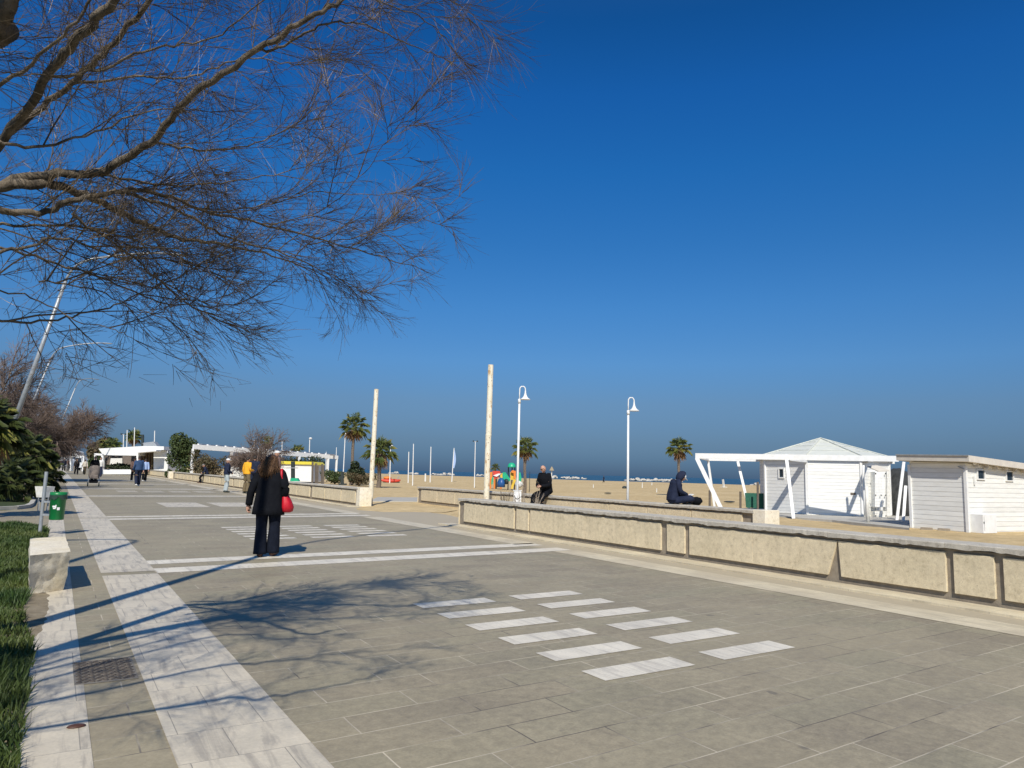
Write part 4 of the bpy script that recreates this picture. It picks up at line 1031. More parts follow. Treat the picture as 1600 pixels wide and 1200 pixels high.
# drain pipe / cabinet / fence / covered pile
b = MB(); b.tube([VP(1349, 727, 29.6), VP(1348.5, 745, 29.7), VP(1350.5, 775, 29.7), VP(1352, 806, 29.7)], .05, 8)
solo(b, 'downpipe', M['white'], 'bent white downpipe at the right corner of the kiosk', 'pipe', smooth=True)
root = thing('shower_cabinet', gd(1377, 31), 'narrow white cabinet with black hinges right of the kiosk', 'cabinet')
b = MB(); fpoly(b, [(1353, 741), (1367, 741), (1367, 810), (1353, 811)], 31.4, .9); b.build('side_wall', M['boards'], root)
b = MB(); fpoly(b, [(1367, 737), (1385.5, 737), (1385.5, 792), (1367, 792)], 31.0, .8); b.build('door', M['white'], root)
b = MB(); fpoly(b, [(1367, 799), (1386, 799), (1386, 811), (1367, 811)], 30.9, .9); b.build('base_panel', M['white_d'], root)
b = MB(); fpoly(b, [(1385.6, 733), (1391, 733), (1391, 806), (1385.6, 806)], 30.9, .3); b.build('corner_post', M['white_d'], root)
b = MB(); a4 = [VP(1354, 727.5, 30.0), VP(1371, 727, 30.0), VP(1389, 734.5, 29.6), VP(1372, 735.5, 29.6)]
b.add([p for p in a4]+[p-V((0, 0, .05)) for p in a4], [(0, 1, 2, 3), (7, 6, 5, 4), (0, 4, 5, 1), (1, 5, 6, 2), (2, 6, 7, 3), (3, 7, 4, 0)]); b.build('canopy', M['beige'], root)
for x, y in ((1368.5, 740), (1384, 740), (1368.5, 774), (1384, 774), (1377, 774), (1368.5, 806), (1384.5, 806)):
    b = MB(); fpoly(b, [(x-.7, y-1.2), (x+.7, y-1.2), (x+.7, y+1.2), (x-.7, y+1.2)], 30.88, .03); b.build('hinge', M['darkm'], root)
root = thing('mesh_fence', G(1356, 818.5), 'white post with a thin wire mesh panel in front of the narrow cabinet', 'fence')
fp = G(1356, 818.5); b = MB(); b.tube([fp, V((fp.x, fp.y, hgt(fp, 760)))], .065, 10); b.build('post', M['white_d'], root, smooth=True)
b = MB(); e0 = V((fp.x, fp.y, 0)); e1_ = VP(1392, 790, 29.4); e1_.z = 0
for i in range(15): z = .12+i*.11; b.tube([e0+V((0, 0, z)), e1_+V((0, 0, z))], .004, 4)
for i in range(9): p = e0+(e1_-e0)*i/8; b.tube([p+V((0, 0, .12)), p+V((0, 0, 1.66))], .004, 4)
b.build('mesh', M['white_d'], root)
b = MB(); c = VP(1405, 780, 32.5)
def dfm(q): return q*(1+.16*noise.noise(q*2.3)+.06*noise.noise(q*6))
b.ball(VP(1406, 781, 33), (.75, .8, 1.15), 26, deform=dfm); b.ball(VP(1402, 752, 33.6), (.95, .8, .55), 26, deform=dfm)
solo(b, 'covered_pile', M['tarp'], 'tall pile of beach gear under dark tarpaulin between the huts', 'tarpaulin pile', smooth=True)
b = MB(); fpoly(b, [(1164, 770), (1196, 771), (1196, 795), (1166, 793)], 34, .03); solo(b, 'netting', M['net'], 'dark green netting stretched behind the left side of the kiosk', 'netting')
for x, y0, y1, lb_ in ((1184, 753, 797, 'brown timber post against the green netting'), (1157, 768, 795, 'grey timber post at the left end of the netting'), (1109, 766, 790, 'short timber stake behind the slanting pergola leg')):
    b = MB(); p = VP(x, y1, 33.2); b.tube([V((p.x, p.y, 0)), VP(x, y0, 33.2)], .05, 8); solo(b, 'timber_post', M['iron'], lb_, 'post')

# right hut
F2 = 1138.34
Lw = RH*(.5457*25.05)+FH*25.05; Mw = RH*14.55+FH*23.4; dLM = (Lw-Mw); dLM.z = 0; wLM = dLM.length; eL = dLM.normalized()
eR = V((-eL.y, eL.x, 0)); eR = eR if eR.dot(RH) > 0 else -eR
LR = 4.2; zM = hgt(Mw, 729)+.12; zR = zM-.18
root = thing('beach_hut', (Mw+eR*LR/2+eL*wLM/2), 'white board hut with beige roof edge at the right side of the photo', 'hut')
Mw.z = 0; A, B_, C_, D_ = Mw+eL*wLM, Mw, Mw+eR*LR, Mw+eR*LR+eL*wLM
zw = lambda p: zM+.0-(.05)*(p-Mw).dot(eR)+.02*(p-Mw).dot(eL)
b = MB(); P4 = [A, B_, C_, D_]; b.add([V((p.x, p.y, -.05)) for p in P4]+[V((p.x, p.y, zw(p))) for p in P4], [(0, 1, 5, 4), (1, 2, 6, 5), (2, 3, 7, 6), (3, 0, 4, 7), (4, 5, 6, 7)]); b.build('wall', M['boards2'], root)
for p in (A, B_):
    b = MB(); o = (-eR-eL*.0).normalized()*.01; b.bar(p+V((0, 0, .0)), p+V((0, 0, zw(p)-.1)), .09, .09, up=eL); b.build('corner_board', M['white'], root)
ov = .30; A2, B2, C2, D2 = A+eL*ov*.9-eR*ov, B_-eL*ov-eR*ov, C_-eL*ov+eR*ov, D_+eL*ov+eR*ov
b = MB(); th_ = .32; pts = [V((p.x, p.y, zw(p)+.02)) for p in (A2, B2, C2, D2)]
b.add(pts+[p+V((0, 0, th_*.62)) for p in pts], [(3, 2, 1, 0), (4, 5, 6, 7), (0, 1, 5, 4), (1, 2, 6, 5), (2, 3, 7, 6), (3, 0, 4, 7)]); b.build('roof', M['beige'], root)
b = MB(); b.bar(pts[0]+V((0, 0, th_*.6))-eR*.02, pts[1]+V((0, 0, th_*.6))-eR*.02, .03, .04); b.build('roof_trim', M['galv'], root)
nR = -eL; fR = lambda x, y: PL(x, y, Mw+nR*.003, nR)
framed(root, fR, 1526, 735, 1536.5, 748, nR, .035); framed(root, fR, 1571, 737.5, 1581, 750.5, nR, .035)
b = MB(); q0, q1 = fR(1520, 744), fR(1522, 757); b.bar(q0+nR*.03, q1+nR*.03, .05, .05); b.build('wall_bracket', M['white'], root)
for i in range(7): b = MB(); p = Mw+eR*(.45+i*.55)-eL*.16; b.bar(p+V((0, 0, zw(p)-.05)), p+eL*.2+V((0, 0, zw(p)-.03)), .06, .1); b.build('rafter_end', M['beige'], root)
b = MB(); s = PL(1497, 729, Mw-eR*.05, -eR); b.bar(B_-eR*.04+V((0, 0, zM-.2)), s, .03, .03); b.build('eave_strut', M['galv'], root)
b = MB(); b.ball(fR(1518, 723.5)+nR*.1, .06, 10); b.build('outdoor_light', M['white'], root)
bx = (Mw+eR*.42-eL*.02)
root = thing('meter_box', bx+nR*.22, 'white metal meter box standing against the right hut corner', 'cabinet')
zb_ = .58; x0 = Mw+eR*.12; x1 = Mw+eR*.86
b = MB(); o = nR*.40; P4 = [x0, x1, x1+o, x0+o]; b.prism([(p.x, p.y) for p in P4], 0, zb_); b.build('housing', M['white'], root, bevel=.006)
b = MB(); b.bar(x0+o+nR*.004+eR*.06+V((0, 0, .06)), x0+o+nR*.004+eR*.06+V((0, 0, zb_-.06)), .004, .004); b.bar(x0+o+eR*.03+nR*.012+V((0, 0, .3)), x0+o+eR*.03+nR*.012+V((0, 0, .36)), .02, .02); b.build('door_handle', M['darkm'], root)
for i, (x, y, lb_) in enumerate(((1448, 828, 'loose grey brick left at the foot of the right hut'), (1475, 829.5, 'second loose brick, nearer the hut corner'))):
    b = MB(); p = G(x, y); b.box((p.x, p.y, .04), (.34, .14, .08), rz=.9-1.9); solo(b, 'brick', M['mortar'], lb_, 'brick', 'bricks at the hut foot')
b = MB(); p = G(1524, 831.5); b.box((p.x, p.y, .03), (.2, .12, .06), rz=.3); solo(b, 'rubble_stone', M['mortar'], 'dark stone in front of the meter box', 'stone')

# ================================================================ BEACH THINGS
def pole(px, y0, y1, label, d=None, w=1.6, top=None, m='white', px1=None, group='thin poles on the beach', name='beach_pole'):
    g = G(px, y1); 
    if d is None: d = (g-CAM).dot(FH)
    p = VP(px, y1, d); base = V((p.x, p.y, -.02)); t = VP(px1 or px+ (y1-y0)*.02, y0, d); r = w*d/FPX/2
    if top is None:
        b = MB(); b.tube([base, t], [r, r*.8], 8); return solo(b, name, M[m], label, 'pole', group, base=base)
    root = thing(name, base, label, 'lamp' if top != 'flag' else 'flag', group=group)
    b = MB(); b.tube([base, t], [r, r*.8], 8); b.build('pole', M[m], root)
    if top == 'flood':
        b = MB(); b.bar(t-RH*r*4, t+RH*r*4, r*1.2, r*1.2); b.build('cross_arm', M['galv'], root)
        for s in (-1, 1): b = MB(); b.box(t+RH*r*4*s+V((0, 0, r)), (r*3, r*3, r*2.4), rz=-YAW); b.build('floodlight', M['darkm'], root)
    if top == 'lamp':
        b = MB(); b.ball(t+RH*r*1.5, (r*3.2, r*3.2, r*2), 10); b.build('lamp_head', M['white'], root)
    if top == 'flag':
        b = MB(); H = t.z-base.z; vs = []
        for i in range(9):
            u = i/8; c = base+(t-base)*(.42+.58*u); wd = r*5*math.sin(math.pi*min(1, .18+u*.8)); vs += [c, c+RH*wd+V((0, 0, -.1))]
        b.add([v+FH*.01 for v in vs], [(2*i, 2*i+1, 2*i+3, 2*i+2) for i in range(8)]); b.build('banner', M['lblue'], root)
    return root
pole(645, 693.5, 749.5, 'tall thin white pole right of the red rescue boat', d=75)
pole(638, 706, 746, 'shorter white pole just left of the tall thin one', d=90)
pole(672.5, 698, 741, 'white pole at the left end of the long pale breakwater', d=100)
pole(706.5, 700, 736, 'pole carrying a slim pale blue feather banner', d=110, top='flag', px1=709.5)
pole(741.5, 690, 752, 'thin lamp pole with two small floodlights left of the tall white post', d=72, top='flood', w=1.5)
pole(609.5, 696, 742, 'thin lamp pole behind the right palm of the pair', d=85, top='lamp')
pole(536.5, 678, 738, 'lamp pole just left of the tall slim palm', d=85, top='lamp', px1=539.5)
pole(525, 699, 736, 'faint thin pole at the left of the palm pair', d=110, w=1.2)
pole(509, 706, 745, 'thin pole beside the last pergola post', d=110, w=1.2)
pole(396.5, 688, 735, 'white pole behind the pergola, left of the ragged palm', d=125)
pole(424, 687, 735, 'white pole touching the ragged palm behind the pergola', d=125)
pole(440, 690, 735, 'pole with two dark floodlights behind the pergola', d=125, top='flood')
pole(483, 685, 735, 'lamp pole right of the low wide palm behind the pergola', d=125, top='lamp')
pole(192, 679, 735, 'pole with dark floodlights left of the palm behind the club', d=130, top='flood')
pole(197.5, 672, 735, 'pale pole in front of the palm behind the club', d=118)
pole(209, 668, 735, 'taller pale pole at the right of the palm behind the club', d=118)
pole(240.5, 673, 735, 'lone white pole above the right end of the club roof', d=125)
pole(827.5, 737, 757, 'thin dark stake on the sand left of the bald man', d=62, m='darkm', w=1.0)
gs = 'small pale stakes in the sand'
for px, y0, y1, t in ((1003.5, 754, 762, 'short white stake right of the second lamp'), (1018.5, 754, 758, 'tiny pale stake by the end of the breakwater'), (1026, 763, 769, 'pale stake on the sand left of the hooded man'), (927, 757, 762, 'pale stake on open sand right of the bald man'), (664.5, 740, 752, 'thick white marker post on the sand near the red boat')):
    pole(px, y0, y1, t, w=3 if px == 664.5 else 1.4, group=gs, name='sand_stake', m='white_d')
b = MB(); q = G(1131, 761.5); dq = (q-CAM).dot(FH); b.bar(V((q.x, q.y, 0)), VP(1129.5, 749, dq), .35, .12); b.box((q.x, q.y, .05), (1.1, .5, .1))
solo(b, 'beach_marker', M['white_d'], 'small leaning white marker seen through the pergola leg', 'marker')
# straw umbrella
p = gd(862, 60); root = thing('straw_umbrella', p, 'lone straw beach umbrella above the breakwater, right of the bald man', 'umbrella')
b = MB(); b.tube([p, V((p.x, p.y, VP(862, 731, 60).z))], .04, 8); b.build('pole', M['white_d'], root)
zz = VP(862, 729, 60).z; b = MB(); b.loft([((p.x, p.y, zz-.32), .22, .22), ((p.x, p.y, zz-.30), .19, .19), ((p.x, p.y, zz), .03, .03)], 14, fold=.1); b.build('canopy', M['straw'], root)
# debris on the sand
for px, y, w_, lb_ in ((976, 763, .5, 'dark bag lying on the sand left of the second lamp'), (950, 772, .5, 'flat dark litter on the sand below the dark bag'), (1140, 786, .6, 'dark litter on the sand under the pergola')):
    b = MB(); q = G(px, y); b.ball((q.x, q.y, .08), (w_*.7, w_*.5, .22 if px == 976 else .05), 10, deform=dfm); solo(b, 'litter', M['darkm'], lb_, 'litter', smooth=True)
# breakwaters
def breakwater(x0, x1, yb, yt, d, label, seed):
    rr = random.Random(seed); b = MB(); a, c = VP(x0, yb, d), VP(x1, yb, d); a.z = c.z = -.4; L = (c-a).length; hgt_ = VP(x0, yt, d).z-VP(x0, yb, d).z
    n = int(L*2.6)
    for i in range(n):
        t = rr.random(); u = rr.uniform(-1, 1); e = min(1, 8*t, 8*(1-t)); s = rr.uniform(.45, .95)
        p = a+(c-a)*t+FH*u*2.6+V((0, 0, (1-abs(u))*hgt_*.72*e*rr.uniform(.5, 1)))
        k = V((rr.random()*9,)*3); b.ball(p, (s*rr.uniform(.8, 1.4), s, s*rr.uniform(.6, .9)), 6, deform=lambda q: q*(1+.5*noise.noise(q*1.5+k)))
    solo(b, 'breakwater', M['boulder'], label, 'breakwater', 'pale rock breakwaters in the sea')
breakwater(857, 914, 746, 741.5, 330, 'rock breakwater between the bald man and the second lamp', 1)
breakwater(978, 1066, 749.5, 744.5, 300, 'longest rock breakwater, from the second lamp to the hooded man', 2)
breakwater(1176, 1200, 758, 751.5, 200, 'rock breakwater seen under the pergola beside the kiosk', 3)
breakwater(672, 709, 739.5, 735.8, 380, 'rock breakwater right of the white poles, left of the tall post', 4)
breakwater(641, 656, 738.3, 735, 400, 'short rock breakwater above the red boat', 5)
breakwater(609, 624, 737.3, 733.8, 400, 'short rock breakwater at the far left of the sea', 6)
breakwater(745, 757, 743, 740, 380, 'short rock breakwater hidden partly by the tall white post', 7)
# red rescue catamaran
q = G(609, 754); root = thing('rescue_boat', (q.x, q.y, 0), 'red and black twin hulled rescue rowing boat on the sand', 'boat', rz=-YAW+.25)
sc_ = 32*(q-CAM).dot(FH)/FPX
for s, lb_ in ((-1, 0), (1, 0)):
    b = MB(); L = sc_/2; b.tube([(-L, s*.35*1.3, .46), (-L*.8, s*.45, .28), (-L*.3, s*.45, .2), (L*.4, s*.45, .2), (L*.85, s*.45, .26), (L, s*.45, .36)], [.05, .16, .22, .22, .16, .04], 10); b.build('hull', M['boatred'], root, local=True, smooth=True)
    b = MB(); b.tube([(-L*.6, s*.45, .06), (L*.9, s*.45, .08)], [.12, .1], 8); b.build('keel', M['darkm'], root, local=True)
for x in (-.5, .1, .65):
    b = MB(); b.box((x*sc_/3, 0, .42), (.28, 1.1, .06)); b.build('seat', M['boatred'], root, local=True)
b = MB(); b.ball((-.3, 0, .55), (.5, .3, .2), 12); b.build('life_ring', M['orange'], root, local=True, smooth=True)
b = MB(); b.tube([(.9, -.2, .4), (1.1, -.2, .8)], .02, 6); b.tube([(.9, .2, .4), (1.1, .2, .8)], .02, 6); b.build('oarlock', M['galv'], root, local=True)
# playground
dP = 66
root = thing('play_structure', gd(796, dP), 'colourful climbing frame with a green mushroom roof behind the dry shrub', 'play structure')
def part(name, m, pts, d=dP, th=.2): b = MB(); fpoly(b, pts, d, th); return b.build(name, M[m], root)
c = VP(799.5, 730, dP); b = MB(); rC = 6.6*dP/FPX; zt_ = VP(799, 723, dP).z
b.loft([((c.x, c.y, c.z-.02), rC, rC), ((c.x, c.y, c.z+.05), rC*1.0, rC), ((c.x, c.y, zt_-.12), rC*.8, rC*.8), ((c.x, c.y, zt_), rC*.35, rC*.35)], 16); b.build('mushroom_roof', M['greenp'], root, smooth=True)
for dx in (-5, 0.8, 5):
    b = MB(); a = VP(799.5+dx, 730, dP+(.3 if dx else 0)); b.tube([V((a.x, a.y, 0)), a], .05, 8); b.build('post', M['darkm'], root)
part('side_panel', 'greenp', [(785.5, 738), (790, 738), (797, 748), (797, 752), (785.5, 752)])
part('yellow_panel', 'playyel', [(797, 738), (804, 737), (804.5, 749), (798, 750)], dP-.5)
part('orange_arch', 'orange', [(798, 737), (801, 734.5), (806, 736), (806, 748), (803, 748), (802.5, 739), (800, 739)], dP-.8)
part('green_panel', 'greenp', [(809, 739), (813, 738), (815, 747), (814, 755), (810, 749)], dP+.2)
part('slide', 'playyel', [(803, 748), (806, 750), (801, 764), (797, 764)], dP-1.2, .5)
b = MB(); c = VP(783, 754, dP-.6); b.loft([((c.x, c.y, c.z-.4), .36, .4), ((c.x, c.y, c.z), .34, .4), ((c.x, c.y, c.z+.3), .2, .3), ((c.x, c.y, c.z+.42), .08, .1)], 8); b.build('blue_tunnel', M['playblue'], root, smooth=True)
b = MB(); c = VP(791, 752.5, dP-.6); b.ball((c.x, c.y, c.z), (.2, .3, .25), 12); b.build('dark_tunnel', M['darkm'], root, smooth=True)
root = thing('play_tower', gd(772, dP+3), 'small play tower with orange walls and red roof left of the mushroom roof', 'play structure')
part('orange_wall', 'orange', [(765, 738), (769.5, 737), (769.5, 750), (765, 750)], dP+3)
part('red_roof', 'playred', [(769.5, 736), (781, 736), (782, 740), (777, 748), (772, 748)], dP+3, 1)
part('white_sail', 'white', [(770.5, 743), (778, 740), (783.5, 740), (776, 745)], dP+2.9, .1)
part('green_wall', 'greenp', [(768.5, 746), (771, 745), (769.5, 757), (767.5, 757)], dP+2.8)
part('yellow_wall', 'playyel', [(781, 741), (785, 739), (785, 747), (782, 746)], dP+3)
for x in (766.5, 773, 775.5, 783): b = MB(); a = VP(x, 748, dP+3); b.tube([V((a.x, a.y, 0)), a], .08, 8); b.build('leg', M['orange' if x != 775.5 else 'darkm'], root)
b = MB(); c = VP(811, 757, 30); b.ball((c.x, c.y, c.z), (.17, .15, .14), 14, deform=lambda q: q*(1+.25*noise.noise(q*2.5))); solo(b, 'plastic_bag', M['white_d'], 'crumpled pale bag caught on the dry stems behind the lamp', 'bag', smooth=True)
b = MB(); b.box((0, 0, 0), (.1, .05, .12)); 
# ---- left: club, pergola, shed, posts
root = thing('beach_club', gd(200, 96), 'low white beach club building with a thin sloping roof and open terrace', 'building')
dC = 96
part('roof', 'white', [(154, 701), (222, 697), (256, 697.5), (256, 703), (213, 703.5), (213, 712), (161, 711), (156, 704)], dC, 9)
part('eave', 'white', [(213, 703), (244, 703), (244, 705), (213, 707.5)], dC-1.5, 1.4)
part('white_wall', 'white', [(240, 703.5), (262, 704), (262, 736), (240, 735)], dC+1, 5)
part('column', 'white', [(213, 704), (216, 704), (216, 738), (213, 738)], dC, .4)
part('column', 'white', [(158, 711), (161.5, 711), (161.5, 738), (158, 738)], dC, .4)
part('low_wall', 'white', [(158, 733.5), (206, 733.5), (206, 741), (158, 741)], dC-1, .4)
part('back_wall', 'brown', [(216, 706), (241, 705), (241, 737), (216, 737)], dC+2.5, .3)
for i in range(5): part('wood_slat', 'khaki', [(219+i*4.4, 706), (220.6+i*4.4, 706), (220.6+i*4.4, 736), (219+i*4.4, 736)], dC+2.2, .15)
part('inner_wall', 'white_d', [(173, 716), (191, 716), (191, 733), (170, 733)], dC+7, .3)
part('inner_wall', 'taupe', [(162, 712), (213, 712), (213, 736), (162, 736)], dC+8.5, .3)
part('roof_hatch', 'galv', [(222, 692), (240, 690), (246, 697.5), (222, 697.5)], dC+3, 1)
part('entrance_frame', 'white', [(147, 708), (160, 709), (160, 712), (147, 711)], dC-3, .3)
part('entrance_frame', 'white', [(147, 708), (149, 708), (150, 741), (148, 741)], dC-3, .3)
root = thing('tall_panel', gd(224, 99), 'slim dark panel standing on the club roof', 'panel')
part('panel', 'darkm', [(220.5, 679), (224, 679), (224, 697), (220.5, 697)], 99, .2)
root = thing('long_pergola', gd(430, 100), 'long white pergola running behind the hedges to a square end frame', 'pergola')
def Vt(px, py, h=3.35):  # point at height h seen at this pixel
    return G(px, py, h)
A_, B_ = VP(302, 699.5, 80), VP(515, 714, 96)
A_.z = B_.z = (A_.z+B_.z)/2
ta, tb = VP(302, 698, 84), VP(514, 713.5, 100)
b = MB(); b.bar(ta, tb, .3, .55); b.build('front_beam', M['white'], root)
b = MB(); of = FH*5; b.bar(ta+of, tb+of, .3, .5); b.build('rear_beam', M['white'], root)
for i in range(17):
    p = ta+(tb-ta)*(i+.5)/17; b = MB(); b.bar(p+V((0, 0, .3)), p+of+V((0, 0, .3)), .2, .2); b.build('rafter', M['white'], root)
for i in (0, .25, .5, .75, .992):
    p = ta+(tb-ta)*i; b = MB(); b.bar(p-V((0, 0, .25)), V((p.x, p.y, 0)), .3, .3); b.build('post', M['white'], root)
    if i > .9: b = MB(); p = p+of; b.bar(p-V((0, 0, .25)), V((p.x, p.y, 0)), .25, .25); b.build('post', M['white'], root)
root = thing('white_shed', gd(440, 76), 'low white shed with a bright yellow roof edge behind the wall', 'shed')
part('wall', 'white', [(436, 724), (489, 726), (489, 753), (436, 752)], 74, 4)
part('yellow_edge', 'yellowroof', [(400, 719.5), (487, 721.5), (491, 726), (400, 724)], 73.8, 4.4)
root = thing('graffiti_wall', gd(380, 84), 'grey wall covered in scribbles with a thin yellow top, behind the man in the white cap', 'wall')
part('wall', 'graff', [(358, 722), (436, 724), (436, 748), (358, 746)], 82, .4); part('top_edge', 'yellowroof', [(356, 719), (437, 720.5), (437, 723.5), (356, 721.5)], 81.9, .6)
root = thing('drinking_fountain', gd(457, 66), 'dark beach shower column with side taps and green basin before the shed', 'fountain')
part('column', 'darkm', [(454.5, 721), (459.5, 721), (459.5, 748), (454.5, 748)], 66, .3); part('tap', 'galv', [(447, 730.5), (466, 730.5), (466, 731.8), (447, 731.8)], 65.9, .06)
part('basin', 'greenp', [(454, 747), (464, 747), (467, 752), (453, 752)], 65.8, .5)
root = thing('drinking_fountain', gd(534, 52), 'dark stepped fountain pillar on the sand by the left wall', 'fountain')
part('pillar', 'darkm', [(532.5, 737), (536, 737), (536.5, 756), (532, 756)], 52, .2); part('tap', 'darkm', [(529, 745), (532.5, 744), (532.5, 749), (529, 750)], 52.02, .1); part('step', 'darkm', [(529, 755.5), (540, 755.5), (540, 758), (529, 758)], 51.9, .4)
for i, (x, y0) in enumerate(((488, 722), (493.5, 724), (496, 728), (503, 725), (505, 727))):
    b = MB(); p = VP(x, 754, 62); b.bar(V((p.x, p.y, 0)), VP(x+.5, y0, 62), .13, .13); solo(b, 'fence_post', M['iron'], ['thick dark post at the right end of the yellow edged shed', 'second dark fence post from the shed', 'shortest dark fence post, in the middle of the row', 'dark fence post one from the right end of its row', 'rightmost dark fence post by the pergola end'][i], 'post', 'dark timber posts by the shed')
# far vehicles and awnings at the end of the promenade
def van(px0, px1, yt, yb, d, label):
    r = thing('parked_van', gd((px0+px1)/2, d), label, 'van'); global root; root = r
    h = yb-yt; w = px1-px0
    part('body', 'carw', [(px0, yb-h*.12), (px0+w*.03, yt+h*.45), (px0+w*.14, yt+h*.05), (px1-w*.14, yt+h*.05), (px1-w*.03, yt+h*.45), (px1, yb-h*.12)], d, 4.5)
    part('windscreen', 'glass', [(px0+w*.12, yt+h*.46), (px0+w*.2, yt+h*.13), (px1-w*.2, yt+h*.13), (px1-w*.12, yt+h*.46)], d-.05, .04)
    for s in (.06, .78): part('wheel', 'darkm', [(px0+w*s, yb-h*.13), (px0+w*(s+.16), yb-h*.13), (px0+w*(s+.16), yb), (px0+w*s, yb)], d+.2, .6)
    for s in (.08, .8): part('headlight', 'white', [(px0+w*s, yb-h*.42), (px0+w*(s+.12), yb-h*.42), (px0+w*(s+.12), yb-h*.3), (px0+w*s, yb-h*.3)], d-.04, .04)
van(116, 129, 713, 733, 135, 'pale van far along the promenade inside the white frame')
van(90, 103, 718, 730, 170, 'distant pale vehicle at the far end of the promenade')
root = thing('gateway', gd(120, 125), 'white rectangular gateway frame across the far promenade', 'gateway')
part('beam', 'white', [(109, 711.5), (131.5, 711.5), (131.5, 714), (109, 714)], 125, .5); part('post', 'white', [(109, 714), (111, 714), (111, 737), (109, 737)], 125, .5); part('post', 'white', [(129.5, 714), (131.5, 714), (130, 737), (127.5, 737)], 125, .5)
for i, (x0, x1, y0, y1, d) in enumerate(((78, 92, 715, 721, 190), (92, 104, 712, 717, 200), (106, 120, 704, 711, 180), (98, 108, 717, 722, 175))):
    root = thing('market_awning', gd((x0+x1)/2, d), ['far white awning above the dark walkers at the left', 'far white awning in the middle of the row', 'highest white awning, just left of the evergreen', 'low white awning left of the white gateway'][i], 'awning')
    part('canopy', 'white', [(x0, y1-1), (x0+2, y0+1), ((x0+x1)/2, y0), (x1, y0+2), (x1, y1)], d, 3)
    part('post', 'galv', [(x0+.5, y1-1), (x0+1.2, y1-1), (x0+1.2, 731), (x0+.5, 731)], d, .1); part('post', 'galv', [(x1-1.2, y1-1), (x1-.5, y1-1), (x1-.5, 731), (x1-1.2, 731)], d, .1)

# ================================================================ PEOPLE
JS = dict(pel=(0, 0, .93), waist=(0, 0, 1.07), chest=(0, .01, 1.27), neck=(0, -.01, 1.45), head=(0, .02, 1.60),
          shL=(-.185, 0, 1.40), elL=(-.235, -.03, 1.13), wrL=(-.245, .05, .88), shR=(.185, 0, 1.40), elR=(.235, -.03, 1.13), wrR=(.245, .05, .88),
          hiL=(-.095, 0, .90), knL=(-.105, .03, .50), anL=(-.11, -.02, .09), toL=(-.13, .15, .03),
          hiR=(.095, 0, .90), knR=(.105, .03, .50), anR=(.11, -.02, .09), toR=(.13, .15, .03))
def skin_obj(name, nodes, edges, root_i, m, parent, extra=None, sub_=1):
    me = bpy.data.meshes.new(name); me.from_pydata([tuple(n[0]) for n in nodes], edges, []); o = bpy.data.objects.new(name, me); col.objects.link(o)
    md = o.modifiers.new('skin', 'SKIN'); md.use_smooth_shade = True; md.branch_smoothing = .6
    if not me.skin_vertices: return None
    for i, n in enumerate(nodes):
        r = n[1]; me.skin_vertices[0].data[i].radius = (r, r) if isinstance(r, (int, float)) else r
        me.skin_vertices[0].data[i].use_root = (i == root_i)
    s2 = o.modifiers.new('sub', 'SUBSURF'); s2.levels = s2.render_levels = sub_
    dg = bpy.context.evaluated_depsgraph_get(); ev = o.evaluated_get(dg); m2 = bpy.data.meshes.new_from_object(ev)
    o.modifiers.clear(); o.data = m2
    if extra:
        bm = bmesh.new(); bm.from_mesh(m2)
        for (vs, fs, k) in extra:
            vv = [bm.verts.new(v) for v in vs]
            for f in fs:
                try: q = bm.faces.new([vv[i] for i in f]); q.material_index = k; q.smooth = True
                except ValueError: pass
        bm.to_mesh(m2); bm.free()
    mats = m if isinstance(m, list) else [m]
    m2.materials.clear()
    for x in mats: m2.materials.append(x)
    o.parent = parent; W[o] = W[parent]; o.name = name; return o
